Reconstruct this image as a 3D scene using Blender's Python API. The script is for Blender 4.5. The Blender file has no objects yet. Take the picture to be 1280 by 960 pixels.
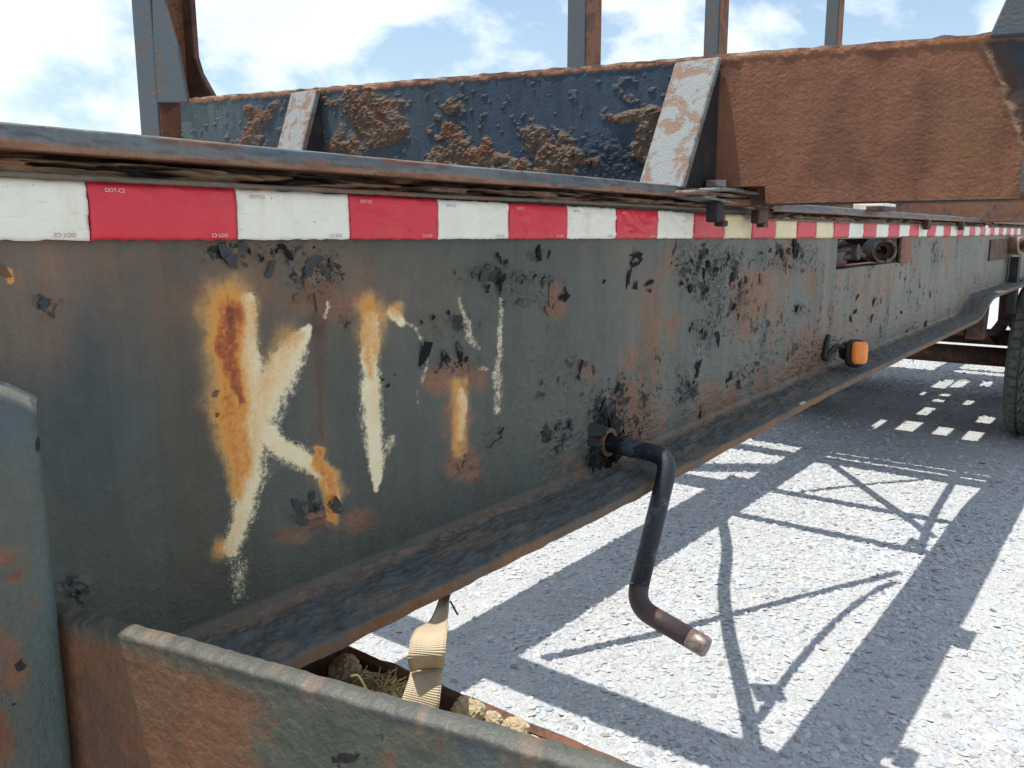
import bpy, bmesh, math, random
import numpy as np
from mathutils import Vector, Matrix, Euler

R = math.radians
S = bpy.context.scene
C = S.collection
rnd = random.Random(7)

# ------------------------------------------------------------------ camera
E = 1.35                                   # eye height above the gravel, metres
FPX, CX, CY = 1065.0, 640.0, 480.0         # focal length and centre in photo pixels
TH, PT = R(37.1), R(10.06)                 # heading against the beam, pitch down
cam = bpy.data.cameras.new('camera')
cam.sensor_width = 36.0
cam.lens = FPX / 1280 * 36
cam.clip_start = 0.02
cam.clip_end = 2000
cam_o = bpy.data.objects.new('camera', cam)
C.objects.link(cam_o)
cam_o.location = (0, 0, E)
cam_o.rotation_euler = (R(90) - PT, 0, TH - R(90))
S.camera = cam_o

# ------------------------------------------------------------------ sun + sky
SUN = Vector((-0.16, 0.22, 1.0)).normalized()
sun = bpy.data.lights.new('sun', 'SUN')
sun.energy = 5.0
sun.angle = R(0.5)
sun.color = (1.0, 0.94, 0.84)
sun_o = bpy.data.objects.new('sun', sun)
C.objects.link(sun_o)
sun_o.rotation_euler = SUN.to_track_quat('Z', 'Y').to_euler()
sun_o.location = (0, 0, 30)

W = bpy.data.worlds.new('World')
S.world = W
W.use_nodes = True
wn = W.node_tree
wn.nodes.clear()
w_out = wn.nodes.new('ShaderNodeOutputWorld')
w_bg = wn.nodes.new('ShaderNodeBackground')
sky = wn.nodes.new('ShaderNodeTexSky')
sky.sky_type = 'NISHITA'
sky.sun_disc = False
sky.sun_elevation = math.asin(SUN.z)
sky.sun_rotation = math.atan2(SUN.x, SUN.y)
sky.air_density = 1.4
sky.dust_density = 0.4
sky.ozone_density = 4.0
w_tc = wn.nodes.new('ShaderNodeTexCoord')
w_map = wn.nodes.new('ShaderNodeMapping')
w_map.inputs['Scale'].default_value = (1.0, 1.0, 1.7)
w_map.inputs['Location'].default_value = (1.31, 0.42, 0.25)
wn.links.new(w_tc.outputs['Generated'], w_map.inputs['Vector'])
w_no = wn.nodes.new('ShaderNodeTexNoise')
w_no.inputs['Scale'].default_value = 4.2
w_no.inputs['Detail'].default_value = 9
w_no.inputs['Roughness'].default_value = 0.56
w_no.inputs['Distortion'].default_value = 0.25
wn.links.new(w_map.outputs[0], w_no.inputs['Vector'])
w_r = wn.nodes.new('ShaderNodeValToRGB')            # cloud cover
w_r.color_ramp.elements[0].position = 0.405
w_r.color_ramp.elements[0].color = (0.15, 0.15, 0.15, 1)
w_r.color_ramp.elements[1].position = 0.49
w_r.color_ramp.elements[1].color = (1, 1, 1, 1)
wn.links.new(w_no.outputs['Fac'], w_r.inputs['Fac'])
w_r2 = wn.nodes.new('ShaderNodeValToRGB')           # cloud body: grey-blue bases to white heads
w_r2.color_ramp.elements[0].position = 0.36
w_r2.color_ramp.elements[0].color = (6.8, 7.5, 8.4, 1)
w_r2.color_ramp.elements[1].position = 0.74
w_r2.color_ramp.elements[1].color = (6.3, 7.1, 8.2, 1)
w_no2 = wn.nodes.new('ShaderNodeTexNoise')
w_no2.inputs['Scale'].default_value = 7.0
w_no2.inputs['Detail'].default_value = 6
w_map2 = wn.nodes.new('ShaderNodeMapping')
w_map2.inputs['Scale'].default_value = (1.0, 1.0, 1.9)
w_map2.inputs['Location'].default_value = (4.3, 1.2, 0.8)
wn.links.new(w_tc.outputs['Generated'], w_map2.inputs['Vector'])
wn.links.new(w_map2.outputs[0], w_no2.inputs['Vector'])
wn.links.new(w_no2.outputs['Fac'], w_r2.inputs['Fac'])
w_mix = wn.nodes.new('ShaderNodeMix')
w_mix.data_type = 'RGBA'
wn.links.new(w_r.outputs[0], w_mix.inputs[0])
wn.links.new(sky.outputs[0], w_mix.inputs[6])
wn.links.new(w_r2.outputs[0], w_mix.inputs[7])
wn.links.new(w_mix.outputs[2], w_bg.inputs['Color'])
w_bg.inputs['Strength'].default_value = 0.11
wn.links.new(w_bg.outputs[0], w_out.inputs[0])

S.view_settings.view_transform = 'Standard'
S.view_settings.look = 'None'
S.view_settings.exposure = 0.45
S.view_settings.gamma = 1.0
S.view_settings.use_curve_mapping = False

# ------------------------------------------------------------------ photo pixel <-> place
cT, sT, cP, sP = math.cos(TH), math.sin(TH), math.cos(PT), math.sin(PT)

def ray(px, py):
    r, d = px - CX, py - CY
    f = FPX * cP - d * sP
    z = -d * cP - FPX * sP
    return np.array([r * sT + f * cT, -r * cT + f * sT, z])

def on_Y(px, py, Y):
    v = ray(px, py) ; v = v * (Y / v[1]); return Vector((v[0], v[1], v[2] + E))

def on_X(px, py, X):
    v = ray(px, py) ; v = v * (X / v[0]); return Vector((v[0], v[1], v[2] + E))

def on_Z(px, py, Z):
    v = ray(px, py) ; v = v * ((Z - E) / v[2]); return Vector((v[0], v[1], v[2] + E))

def to_px(P):
    P = np.asarray(P, float)
    X, Y, z = P[..., 0], P[..., 1], P[..., 2] - E
    f = X * cT + Y * sT
    r = X * sT - Y * cT
    D = np.maximum(f * cP - z * sP, 0.05)
    U = f * sP + z * cP
    return CX + FPX * r / D, CY - FPX * U / D

# ------------------------------------------------------------------ numpy noise
_tab = [np.random.default_rng(100 + i).random((256, 256)) for i in range(12)]

def vn(x, y, seed=0):
    t = _tab[seed % 12]
    xi, yi = np.floor(x).astype(int), np.floor(y).astype(int)
    fx, fy = x - xi, y - yi
    fx, fy = fx * fx * (3 - 2 * fx), fy * fy * (3 - 2 * fy)
    x0, x1, y0, y1 = xi & 255, (xi + 1) & 255, yi & 255, (yi + 1) & 255
    return ((t[y0, x0] * (1 - fx) + t[y0, x1] * fx) * (1 - fy)
            + (t[y1, x0] * (1 - fx) + t[y1, x1] * fx) * fy)

def fbm(x, y, seed=0, oc=4, g=0.5):
    a, s, w = 0.0, 0.0, 1.0
    for o in range(oc):
        a = a + w * vn(x * 2 ** o + 17.3 * o, y * 2 ** o + 9.1 * o, seed + o)
        s += w
        w *= g
    return a / s

def sm(a, b, x):
    t = np.clip((x - a) / (b - a), 0, 1)
    return t * t * (3 - 2 * t)

def lin(r, g, b):
    c = np.array([r, g, b], float) / 255
    return np.where(c <= 0.04045, c / 12.92, ((c + 0.055) / 1.055) ** 2.4)

def A(r, g, b, L=1.03):
    """surface colour from the tone it shows in open shade"""
    return np.clip(lin(r, g, b) / (L * np.array([.90, .98, 1.14])), 0.004, 0.85)

def blob(px, py, cx, cy, rx, ry, rot=0.0, p=1.0):
    c, s = math.cos(R(rot)), math.sin(R(rot))
    dx, dy = px - cx, py - cy
    u, v = (dx * c + dy * s) / rx, (-dx * s + dy * c) / ry
    return np.exp(-((u * u + v * v) ** p))

def stroke(px, py, pts, soft=0.5, thin=1.0):
    """pts = [(x, y, halfwidth), ...]; 1 inside, 0 outside"""
    out = np.zeros_like(px)
    for (x0, y0, w0), (x1, y1, w1) in zip(pts[:-1], pts[1:]):
        dx, dy = x1 - x0, y1 - y0
        t = np.clip(((px - x0) * dx + (py - y0) * dy) / (dx * dx + dy * dy), 0, 1)
        d = np.hypot(px - x0 - t * dx, py - y0 - t * dy) / ((w0 + (w1 - w0) * t) * thin)
        out = np.maximum(out, 1 - sm(1 - soft, 1 + soft, d))
    return out

def mixc(c, new, m):
    return c * (1 - m[..., None]) + np.asarray(new) * m[..., None]

# ------------------------------------------------------------------ node helper + materials
class NT:
    def __init__(s, name):
        s.m = bpy.data.materials.new(name)
        s.m.use_nodes = True
        s.t = s.m.node_tree
        s.t.nodes.clear()
        s.out = s.n('ShaderNodeOutputMaterial')
        s.b = s.n('ShaderNodeBsdfPrincipled')
        s.l(s.b.outputs[0], s.out.inputs[0])
        s.tc = s.n('ShaderNodeTexCoord').outputs['Object']

    def n(s, typ, **kw):
        nd = s.t.nodes.new(typ)
        for k, v in kw.items():
            setattr(nd, k, v)
        return nd

    def l(s, a, b):
        s.t.links.new(a, b)

    def put(s, sock, v):
        if hasattr(v, 'is_linked'):
            s.l(v, sock)
        elif isinstance(v, (tuple, list, np.ndarray)):
            v = tuple(float(q) for q in v)
            sock.default_value = v if len(v) == len(sock.default_value) else v + (1.0,)
        else:
            sock.default_value = v

    def noise(s, scale, det=5, ro=0.55, dist=0.0, vec=None, stretch=None):
        v = vec or s.tc
        if stretch:
            mp = s.n('ShaderNodeMapping')
            mp.inputs['Scale'].default_value = stretch
            s.l(v, mp.inputs[0]); v = mp.outputs[0]
        nd = s.n('ShaderNodeTexNoise')
        s.l(v, nd.inputs['Vector'])
        nd.inputs['Scale'].default_value = scale
        nd.inputs['Detail'].default_value = det
        nd.inputs['Roughness'].default_value = ro
        nd.inputs['Distortion'].default_value = dist
        return nd.outputs['Fac']

    def voro(s, scale, feature='F1', out='Distance', rnd_=1.0):
        nd = s.n('ShaderNodeTexVoronoi', feature=feature)
        s.l(s.tc, nd.inputs['Vector'])
        nd.inputs['Scale'].default_value = scale
        nd.inputs['Randomness'].default_value = rnd_
        return nd.outputs[out]

    def math(s, op, a, b=0.0, c=0.0):
        nd = s.n('ShaderNodeMath', operation=op)
        s.put(nd.inputs[0], a); s.put(nd.inputs[1], b); s.put(nd.inputs[2], c)
        return nd.outputs[0]

    def ramp(s, fac, a, b, lo=0.0, hi=1.0):
        nd = s.n('ShaderNodeMapRange', interpolation_type='SMOOTHSTEP')
        s.put(nd.inputs[0], fac)
        nd.inputs[1].default_value = a; nd.inputs[2].default_value = b
        nd.inputs[3].default_value = lo; nd.inputs[4].default_value = hi
        return nd.outputs[0]

    def mix(s, f, a, b, bt='MIX'):
        nd = s.n('ShaderNodeMix', data_type='RGBA', blend_type=bt)
        s.put(nd.inputs[0], f); s.put(nd.inputs[6], a); s.put(nd.inputs[7], b)
        return nd.outputs[2]

    def bump(s, h, strength=0.5, dist=0.002, prev=None):
        nd = s.n('ShaderNodeBump')
        nd.inputs['Strength'].default_value = strength
        nd.inputs['Distance'].default_value = dist
        s.put(nd.inputs['Height'], h)
        if prev is not None:
            s.l(prev, nd.inputs['Normal'])
        return nd.outputs[0]

    def fin(s, col, rough=0.6, normal=None, metal=0.0, spec=0.4):
        s.put(s.b.inputs['Base Color'], col)
        s.put(s.b.inputs['Roughness'], rough)
        s.put(s.b.inputs['Metallic'], metal)
        s.b.inputs['Specular IOR Level'].default_value = spec
        if normal is not None:
            s.l(normal, s.b.inputs['Normal'])
        return s.m

def worn_mat(name, grain=1.0, rough=0.55, chip_shadow=(0.005, 0.005, 0.006), bumpy=0.5, spec=0.4):
    """paint over steel, colours carried by the surface itself (Col) and wear masks (Msk: white paint, chips with flake shadows, rust bleed)"""
    t = NT(name)
    col = t.n('ShaderNodeAttribute', attribute_name='Col').outputs['Color']
    mk = t.n('ShaderNodeAttribute', attribute_name='Msk').outputs['Color']
    sp = t.n('ShaderNodeSeparateColor'); t.l(mk, sp.inputs[0])
    w_, r_ = sp.outputs[0], sp.outputs[2]
    c_ = t.math('MULTIPLY', t.math('MAXIMUM', t.math('SUBTRACT', sp.outputs[1], 0.14), 0.0), 0.8)
    n_f = t.noise(800 * grain, 2, 0.6)
    n_m = t.noise(190 * grain, 3, 0.62)
    n_l = t.noise(38 * grain, 4, 0.6)
    streak = t.noise(30, 3, 0.6, stretch=(4.0, 4.0, 0.35))
    v = t.math('ADD', t.math('MULTIPLY', n_m, 0.45), t.math('MULTIPLY', n_l, 0.45))
    v = t.math('ADD', v, t.math('MULTIPLY', streak, 0.35))
    v = t.math('ADD', v, t.math('MULTIPLY', n_f, 0.35))
    v = t.math('ADD', v, 0.20)
    base = t.mix(1.0, col, v, 'MULTIPLY')
    # tiny rust freckles
    fre = t.ramp(t.math('MULTIPLY', t.noise(260 * grain, 2, 0.5), n_l), 0.40, 0.46)
    base = t.mix(t.math('MULTIPLY', fre, 0.55), base, (0.16, 0.075, 0.035))
    # sprayed white letters with gritty edges
    g = t.math('ADD', t.math('MULTIPLY', t.math('SUBTRACT', n_f, 0.5), 1.3), t.math('MULTIPLY', t.math('SUBTRACT', n_m, 0.5), 1.2))
    g = t.math('ADD', g, t.math('MULTIPLY', t.math('SUBTRACT', n_l, 0.5), 0.7))
    wm = t.ramp(t.math('ADD', w_, t.math('MULTIPLY', g, 0.72)), 0.36, 0.84)
    base = t.mix(wm, base, t.mix(n_l, (0.68, 0.57, 0.34), (0.76, 0.69, 0.50)))
    # rust bleeding over it
    rm = t.math('MULTIPLY', r_, t.math('ADD', t.math('MULTIPLY', streak, 0.9), t.math('MULTIPLY', n_m, 0.9)))
    rc = t.n('ShaderNodeValToRGB')
    e = rc.color_ramp.elements
    e[0].position = 0.0; e[0].color = (0.66, 0.44, 0.17, 1)
    e[1].position = 0.95; e[1].color = (0.13, 0.032, 0.016, 1)
    k = e.new(0.38); k.color = (0.60, 0.25, 0.04, 1)
    k = e.new(0.62); k.color = (0.36, 0.085, 0.018, 1)
    t.l(rm, rc.inputs[0])
    base = t.mix(t.ramp(rm, 0.0, 0.42, 0.0, 0.96), base, rc.outputs[0])
    # chips down to dark steel; shadows under lifted flakes share this black
    wob = t.n('ShaderNodeTexNoise'); t.l(t.tc, wob.inputs['Vector']); wob.inputs['Scale'].default_value = 150; wob.inputs['Detail'].default_value = 2
    off = t.n('ShaderNodeVectorMath', operation='MULTIPLY_ADD')
    t.l(wob.outputs['Color'], off.inputs[0]); off.inputs[1].default_value = (0.016, 0.016, 0.016); t.l(t.tc, off.inputs[2])
    cms = []
    for sc_, th in ((46 * grain, 0.75), (125 * grain, 0.8)):
        vo = t.n('ShaderNodeTexVoronoi'); t.l(off.outputs[0], vo.inputs['Vector']); vo.inputs['Scale'].default_value = sc_
        ve = t.n('ShaderNodeTexVoronoi', feature='DISTANCE_TO_EDGE'); t.l(off.outputs[0], ve.inputs['Vector']); ve.inputs['Scale'].default_value = sc_
        vs_ = t.n('ShaderNodeSeparateColor'); t.l(vo.outputs['Color'], vs_.inputs[0])
        full = t.ramp(t.math('SUBTRACT', t.math('MULTIPLY', c_, th), vs_.outputs[0]), 0.0, 0.02)
        crack = t.math('MULTIPLY', t.ramp(ve.outputs['Distance'], 0.05, 0.02), t.ramp(t.math('SUBTRACT', t.math('MULTIPLY', c_, 1.7), vs_.outputs[1]), 0.0, 0.04))
        cms.append(t.math('MAXIMUM', full, crack))
        f0 = full if sc_ == 46 * grain else f0
    cm = t.math('MAXIMUM', cms[0], cms[1])
    base = t.mix(cm, base, t.mix(n_m, chip_shadow, (0.020, 0.017, 0.016)))
    hh = t.math('ADD', t.math('MULTIPLY', n_l, 1.0), t.math('MULTIPLY', n_m, 0.6))
    hh = t.math('ADD', hh, t.math('MULTIPLY', n_f, 0.07))
    hh = t.math('SUBTRACT', hh, t.math('MULTIPLY', f0, 0.4))
    nb = t.bump(hh, bumpy, 0.004)
    ro = t.math('ADD', rough - 0.12, t.math('MULTIPLY', n_m, 0.3))
    return t.fin(base, ro, nb, 0.0, spec)

def rusty_mat(name, paint, rust, amount=0.5, scale=9.0, rough=0.65, bumpy=0.6):
    t = NT(name)
    a, b, c = t.noise(scale, 7, 0.65, 0.4), t.noise(scale * 12, 4, 0.6), t.noise(scale * 55, 3, 0.6)
    m = t.ramp(t.math('ADD', a, t.math('MULTIPLY', b, 0.25)), 0.85 - amount * 0.5, 0.95 - amount * 0.5)
    p = t.mix(1.0, paint, t.math('ADD', 0.55, t.math('ADD', t.math('MULTIPLY', b, 0.5), t.math('MULTIPLY', c, 0.4))), 'MULTIPLY')
    r = t.mix(b, [q * 0.5 for q in rust], [min(q * 1.5, 0.8) for q in rust])
    col = t.mix(m, p, r)
    nb = t.bump(t.math('ADD', t.math('MULTIPLY', m, -0.4), t.math('ADD', b, t.math('MULTIPLY', c, 0.4))), bumpy, 0.003)
    return t.fin(col, t.math('ADD', rough - 0.1, t.math('MULTIPLY', b, 0.25)), nb, 0.0, 0.35)

def plain_mat(name, c1, c2, scale=60, rough=0.6, bumpy=0.3, metal=0.0, spec=0.4, dist=0.001):
    t = NT(name)
    a, b = t.noise(scale, 6, 0.6), t.noise(scale * 6, 3, 0.6)
    col = t.mix(t.ramp(t.math('ADD', t.math('MULTIPLY', a, 0.75), t.math('MULTIPLY', b, 0.25)), 0.3, 0.7), c1, c2)
    return t.fin(col, t.math('ADD', rough - 0.08, t.math('MULTIPLY', a, 0.16)), t.bump(t.math('ADD', a, t.math('MULTIPLY', b, 0.4)), bumpy, dist), metal, spec)

M = {}
M['web'] = worn_mat('worn_web_paint')
M['crust'] = worn_mat('worn_crusted_paint', 0.7, 0.75, bumpy=0.9, spec=0.25)
M['bol'] = worn_mat('worn_bolster_paint', 0.9, 0.75, bumpy=0.38, spec=0.2)
M['rail'] = worn_mat('worn_rail_paint', 0.9, 0.55, bumpy=0.5)
M['frame'] = rusty_mat('rusty_frame_paint', (0.05, 0.06, 0.065), (0.17, 0.075, 0.04), 0.55, 6)
M['stake'] = rusty_mat('rusty_stake_paint', (0.062, 0.080, 0.094), (0.105, 0.066, 0.048), 0.38, 14)
M['stake_brown'] = rusty_mat('rusty_stake_side', (0.11, 0.05, 0.032), (0.20, 0.085, 0.045), 0.6, 9)
M['brown'] = rusty_mat('dark_rust', (0.06, 0.034, 0.025), (0.13, 0.055, 0.032), 0.5, 12)
M['gusset'] = rusty_mat('flaking_grey_paint', (0.22, 0.24, 0.25), (0.19, 0.125, 0.09), 0.50, 24, 0.7, 1.0)
M['gusset_dark'] = rusty_mat('black_steel_and_shade', (0.02, 0.022, 0.026), (0.06, 0.035, 0.025), 0.35, 14)  # black steel; also carries the painted shade of cheeks and slot
M['bolster_far'] = rusty_mat('rusty_far_bolster', (0.035, 0.045, 0.055), (0.16, 0.075, 0.045), 0.62, 3)
M['edge'] = rusty_mat('pale_rust_edge', (0.20, 0.125, 0.09), (0.32, 0.22, 0.165), 0.6, 22, 0.8, 1.0)
M['flake'] = plain_mat('lifting_paint', (0.018, 0.022, 0.026), (0.060, 0.068, 0.072), 120, 0.55, 0.4, 0, 0.3)
M['flake_black'] = plain_mat('black_scale_gap_shadow', (0.003, 0.0035, 0.0045), (0.012, 0.013, 0.016), 120, 0.7, 0.5, 0, 0.15)  # black scale, its black also standing for shadow gaps under lifted paint
M['flake_rust'] = plain_mat('rust_scale', (0.10, 0.05, 0.03), (0.22, 0.12, 0.075), 120, 0.8, 0.6)
M['crank'] = rusty_mat('crank_black', (0.014, 0.018, 0.026), (0.07, 0.09, 0.11), 0.42, 22, 0.42, 0.35)
M['crank_brown'] = rusty_mat('crank_bare', (0.045, 0.030, 0.032), (0.075, 0.04, 0.036), 0.45, 25, 0.45, 0.3)
M['crank_tip'] = plain_mat('crank_worn_tip', (0.13, 0.09, 0.08), (0.30, 0.25, 0.22), 90, 0.42, 0.3, 0.6)
M['rubber'] = plain_mat('tyre_rubber', (0.040, 0.043, 0.038), (0.120, 0.125, 0.095), 35, 0.85, 0.5)
M['rim'] = rusty_mat('wheel_steel', (0.25, 0.25, 0.25), (0.20, 0.09, 0.05), 0.4, 10)
M['hose'] = plain_mat('hose_rubber', (0.014, 0.014, 0.015), (0.03, 0.03, 0.03), 50, 0.6, 0.2)
M['black'] = plain_mat('black_plastic', (0.008, 0.009, 0.010), (0.02, 0.021, 0.023), 70, 0.45, 0.25)
M['print_red'] = plain_mat('print_dark_red', (0.22, 0.05, 0.06), (0.30, 0.08, 0.09), 300, 0.5, 0.0)
M['print_pale'] = plain_mat('print_pale', (0.72, 0.45, 0.45), (0.80, 0.58, 0.56), 300, 0.5, 0.0)
M['dirt'] = plain_mat('dry_mud', (0.30, 0.23, 0.14), (0.52, 0.44, 0.30), 70, 0.95, 1.0, 0, 0.1, 0.006)
M['hay'] = plain_mat('dry_straw', (0.38, 0.29, 0.12), (0.62, 0.52, 0.28), 90, 0.8, 0.2, 0, 0.2)

def lens_mat():
    t = NT('amber_lens')
    rib = t.n('ShaderNodeTexWave', wave_type='BANDS', bands_direction='Z')
    rib.inputs['Scale'].default_value = 90
    t.l(t.tc, rib.inputs['Vector'])
    col = t.mix(t.noise(50, 4), (0.75, 0.19, 0.02), (0.92, 0.33, 0.05))
    t.b.inputs['Subsurface Weight'].default_value = 0.35
    t.b.inputs['Subsurface Radius'].default_value = (0.02, 0.008, 0.003)
    return t.fin(col, 0.3, t.bump(rib.outputs['Fac'], 0.3, 0.001), 0, 0.6)
M['lens'] = lens_mat()

def tape_mat(name, c1, c2, stain):
    t = NT(name)
    a, b = t.noise(28, 5, 0.6), t.noise(420, 3, 0.6)
    st = t.ramp(t.noise(11, 6, 0.65, stretch=(2.2, 1, 0.8)), 0.50, 0.78)
    col = t.mix(a, c1, c2)
    col = t.mix(t.math('MULTIPLY', st, stain), col, (0.42, 0.27, 0.10))
    spk = t.ramp(t.math('MULTIPLY', b, t.noise(60, 3)), 0.40, 0.45)
    col = t.mix(t.math('MULTIPLY', spk, 0.45), col, (0.12, 0.09, 0.07))
    scr = t.ramp(t.noise(90, 3, 0.7, 0.0, None, (0.25, 1.0, 3.0)), 0.60, 0.72)
    col = t.mix(t.math('MULTIPLY', scr, 0.22), col, (0.20, 0.17, 0.14))
    vor = t.n('ShaderNodeTexVoronoi'); t.l(t.tc, vor.inputs['Vector']); vor.inputs['Scale'].default_value = 520
    nb = t.bump(vor.outputs['Distance'], 0.10, 0.0006)
    nb = t.bump(t.noise(45, 4, 0.6, 1.0), 0.35, 0.003, nb)
    return t.fin(col, 0.42, nb, 0, 0.5)
M['tape_white'] = tape_mat('tape_white', (0.66, 0.64, 0.54), (0.80, 0.79, 0.71), 0.40)
M['tape_cream'] = tape_mat('tape_yellowed', (0.66, 0.54, 0.30), (0.74, 0.64, 0.42), 0.5)
M['tape_red'] = tape_mat('tape_red', (0.50, 0.012, 0.030), (0.64, 0.024, 0.052), 0.08)

def strap_mat():
    t = NT('woven_webbing')
    wv = t.n('ShaderNodeTexWave', wave_type='BANDS', bands_direction='X')
    wv.inputs['Scale'].default_value = 17
    wv.inputs['Distortion'].default_value = 0.6
    uv = t.n('ShaderNodeUVMap')
    t.l(uv.outputs[0], wv.inputs['Vector'])
    wv2 = t.n('ShaderNodeTexWave', wave_type='BANDS', bands_direction='Y')
    wv2.inputs['Scale'].default_value = 6
    t.l(uv.outputs[0], wv2.inputs['Vector'])
    d = t.noise(35, 5)
    c = t.mix(d, (0.34, 0.27, 0.17), (0.56, 0.49, 0.36))
    c = t.mix(t.math('MULTIPLY', wv.outputs['Fac'], 0.2), c, (0.20, 0.15, 0.09))
    h = t.math('ADD', t.math('MULTIPLY', wv.outputs['Fac'], -1.0), t.math('MULTIPLY', wv2.outputs['Fac'], 0.3))
    return t.fin(c, 0.9, t.bump(h, 0.6, 0.0015), 0, 0.15)
M['strap'] = strap_mat()

def ground_mat():
    t = NT('crushed_limestone')
    n1, n2, n3 = t.noise(0.9, 5, 0.6), t.noise(9, 5, 0.6), t.noise(140, 4, 0.6)
    cell = t.voro(75, 'F1', 'Color'); d = t.voro(75, 'F1', 'Distance'); ed = t.voro(75, 'DISTANCE_TO_EDGE', 'Distance')
    sp = t.n('ShaderNodeSeparateColor'); t.l(cell, sp.inputs[0])
    c = t.mix(t.ramp(n2, 0.3, 0.7), (0.315, 0.325, 0.335), (0.40, 0.415, 0.43))
    c = t.mix(t.math('MULTIPLY', sp.outputs[0], 0.55), c, (0.45, 0.465, 0.48))
    c = t.mix(t.ramp(n1, 0.56, 0.70, 0, 0.35), c, (0.29, 0.25, 0.19))
    c = t.mix(t.ramp(ed, 0.0, 0.10, 0.5, 0.0), c, (0.25, 0.23, 0.20))
    h = t.math('ADD', t.math('MULTIPLY', d, -0.8), t.math('ADD', t.math('MULTIPLY', n3, 0.5), t.math('MULTIPLY', sp.outputs[1], 0.8)))
    return t.fin(c, 0.92, t.bump(h, 0.8, 0.008), 0, 0.15)
M['ground'] = ground_mat()

def stone_mat():
    t = NT('limestone_chips')
    cell = t.n('ShaderNodeAttribute', attribute_name='Col').outputs['Color']
    n3 = t.noise(220, 4, 0.6)
    c = t.mix(t.math('MULTIPLY', n3, 0.35), cell, (0.28, 0.285, 0.29))
    return t.fin(c, 0.9, t.bump(n3, 0.35, 0.002), 0, 0.2)
M['stone'] = stone_mat()

# ------------------------------------------------------------------ builders
ROOT_LOC = Vector((2.6, 1.33, 0.0))
IDENT = {}

def link(name, me, mat, parent=None, loc=None):
    o = bpy.data.objects.new(name, me)
    C.objects.link(o)
    if mat is not None and me is not None and not me.materials:
        me.materials.append(M[mat] if isinstance(mat, str) else mat)
    if parent is not None:
        o.parent = parent
        o.matrix_parent_inverse = IDENT.get(parent.name, Matrix()).copy()
    if loc is not None:
        o.location = loc
    return o

def tag(o, label=None, cat=None, group=None, kind=None):
    if label: o['label'] = label
    if cat: o['category'] = cat
    if group: o['group'] = group
    if kind: o['kind'] = kind
    return o

def from_bm(name, bm, mat, parent=None, smooth=False):
    me = bpy.data.meshes.new(name)
    bmesh.ops.recalc_face_normals(bm, faces=bm.faces)
    bm.to_mesh(me)
    bm.free()
    if smooth:
        me.polygons.foreach_set('use_smooth', [True] * len(me.polygons))
    return link(name, me, mat, parent)

def box(name, x, y, z, mat, parent=None, bev=0.003, seg=2, rot=None, rough=0.0):
    bm = bmesh.new()
    vs = [bm.verts.new((a, b, c)) for a in x for b in y for c in z]
    for f in ((0, 1, 3, 2), (4, 6, 7, 5), (0, 4, 5, 1), (2, 3, 7, 6), (0, 2, 6, 4), (1, 5, 7, 3)):
        bm.faces.new([vs[i] for i in f])
    if bev:
        bmesh.ops.bevel(bm, geom=list(bm.edges), offset=bev, segments=seg, profile=0.6, affect='EDGES')
    if rot is not None:
        c = Vector((sum(x) / 2, sum(y) / 2, sum(z) / 2))
        bmesh.ops.rotate(bm, verts=bm.verts, cent=c, matrix=rot)
    return from_bm(name, bm, mat, parent)

def prism(name, poly, off, mat, parent=None, bev=0.002):
    """solid from a flat 3-D polygon pushed along off"""
    bm = bmesh.new()
    a = [bm.verts.new(p) for p in poly]
    b = [bm.verts.new(Vector(p) + Vector(off)) for p in poly]
    bm.faces.new(a)
    bm.faces.new(b[::-1])
    n = len(a)
    for i in range(n):
        bm.faces.new((a[i], b[i], b[(i + 1) % n], a[(i + 1) % n]))
    if bev:
        bmesh.ops.recalc_face_normals(bm, faces=bm.faces)
        bmesh.ops.bevel(bm, geom=list(bm.edges), offset=bev, segments=1, profile=0.6, affect='EDGES')
    return from_bm(name, bm, mat, parent)

def smooth_path(pts, n=8):
    """Catmull-Rom through the points"""
    P = [Vector(p) for p in pts]
    P = [P[0] * 2 - P[1]] + P + [P[-1] * 2 - P[-2]]
    out = []
    for i in range(1, len(P) - 2):
        for k in range(n):
            t = k / n
            a, b, c, d = P[i - 1], P[i], P[i + 1], P[i + 2]
            out.append(0.5 * ((2 * b) + (c - a) * t + (2 * a - 5 * b + 4 * c - d) * t * t + (3 * b - a - 3 * c + d) * t ** 3))
    out.append(P[-2])
    return out

def fillet(pts, r, n=7):
    P = [Vector(p) for p in pts]
    out = [P[0]]
    for a, b, c in zip(P[:-2], P[1:-1], P[2:]):
        u, v = (a - b).normalized(), (c - b).normalized()
        p0, p1 = b + u * r, b + v * r
        for k in range(n + 1):
            t = k / n
            out.append(p0 * (1 - t) ** 2 + b * 2 * t * (1 - t) + p1 * t * t)
    out.append(P[-1])
    return out

def tube(name, path, r, mat, parent=None, n=14, flat_cap=True):
    P = [Vector(p) for p in path]
    rs = r if isinstance(r, (list, tuple)) else [r] * len(P)
    bm = bmesh.new()
    t0 = (P[1] - P[0]).normalized()
    u = t0.orthogonal().normalized()
    rings = []
    for i, p in enumerate(P):
        t = (P[min(i + 1, len(P) - 1)] - P[max(i - 1, 0)]).normalized()
        u = (u - t * u.dot(t)).normalized()
        w = t.cross(u)
        rings.append([bm.verts.new(p + (u * math.cos(2 * math.pi * k / n) + w * math.sin(2 * math.pi * k / n)) * rs[i]) for k in range(n)])
    for a, b in zip(rings[:-1], rings[1:]):
        for k in range(n):
            f = bm.faces.new((a[k], a[(k + 1) % n], b[(k + 1) % n], b[k]))
            f.smooth = True
    for ring in (rings[0], rings[-1]):
        bm.faces.new(ring)
    return from_bm(name, bm, mat, parent)

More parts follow.
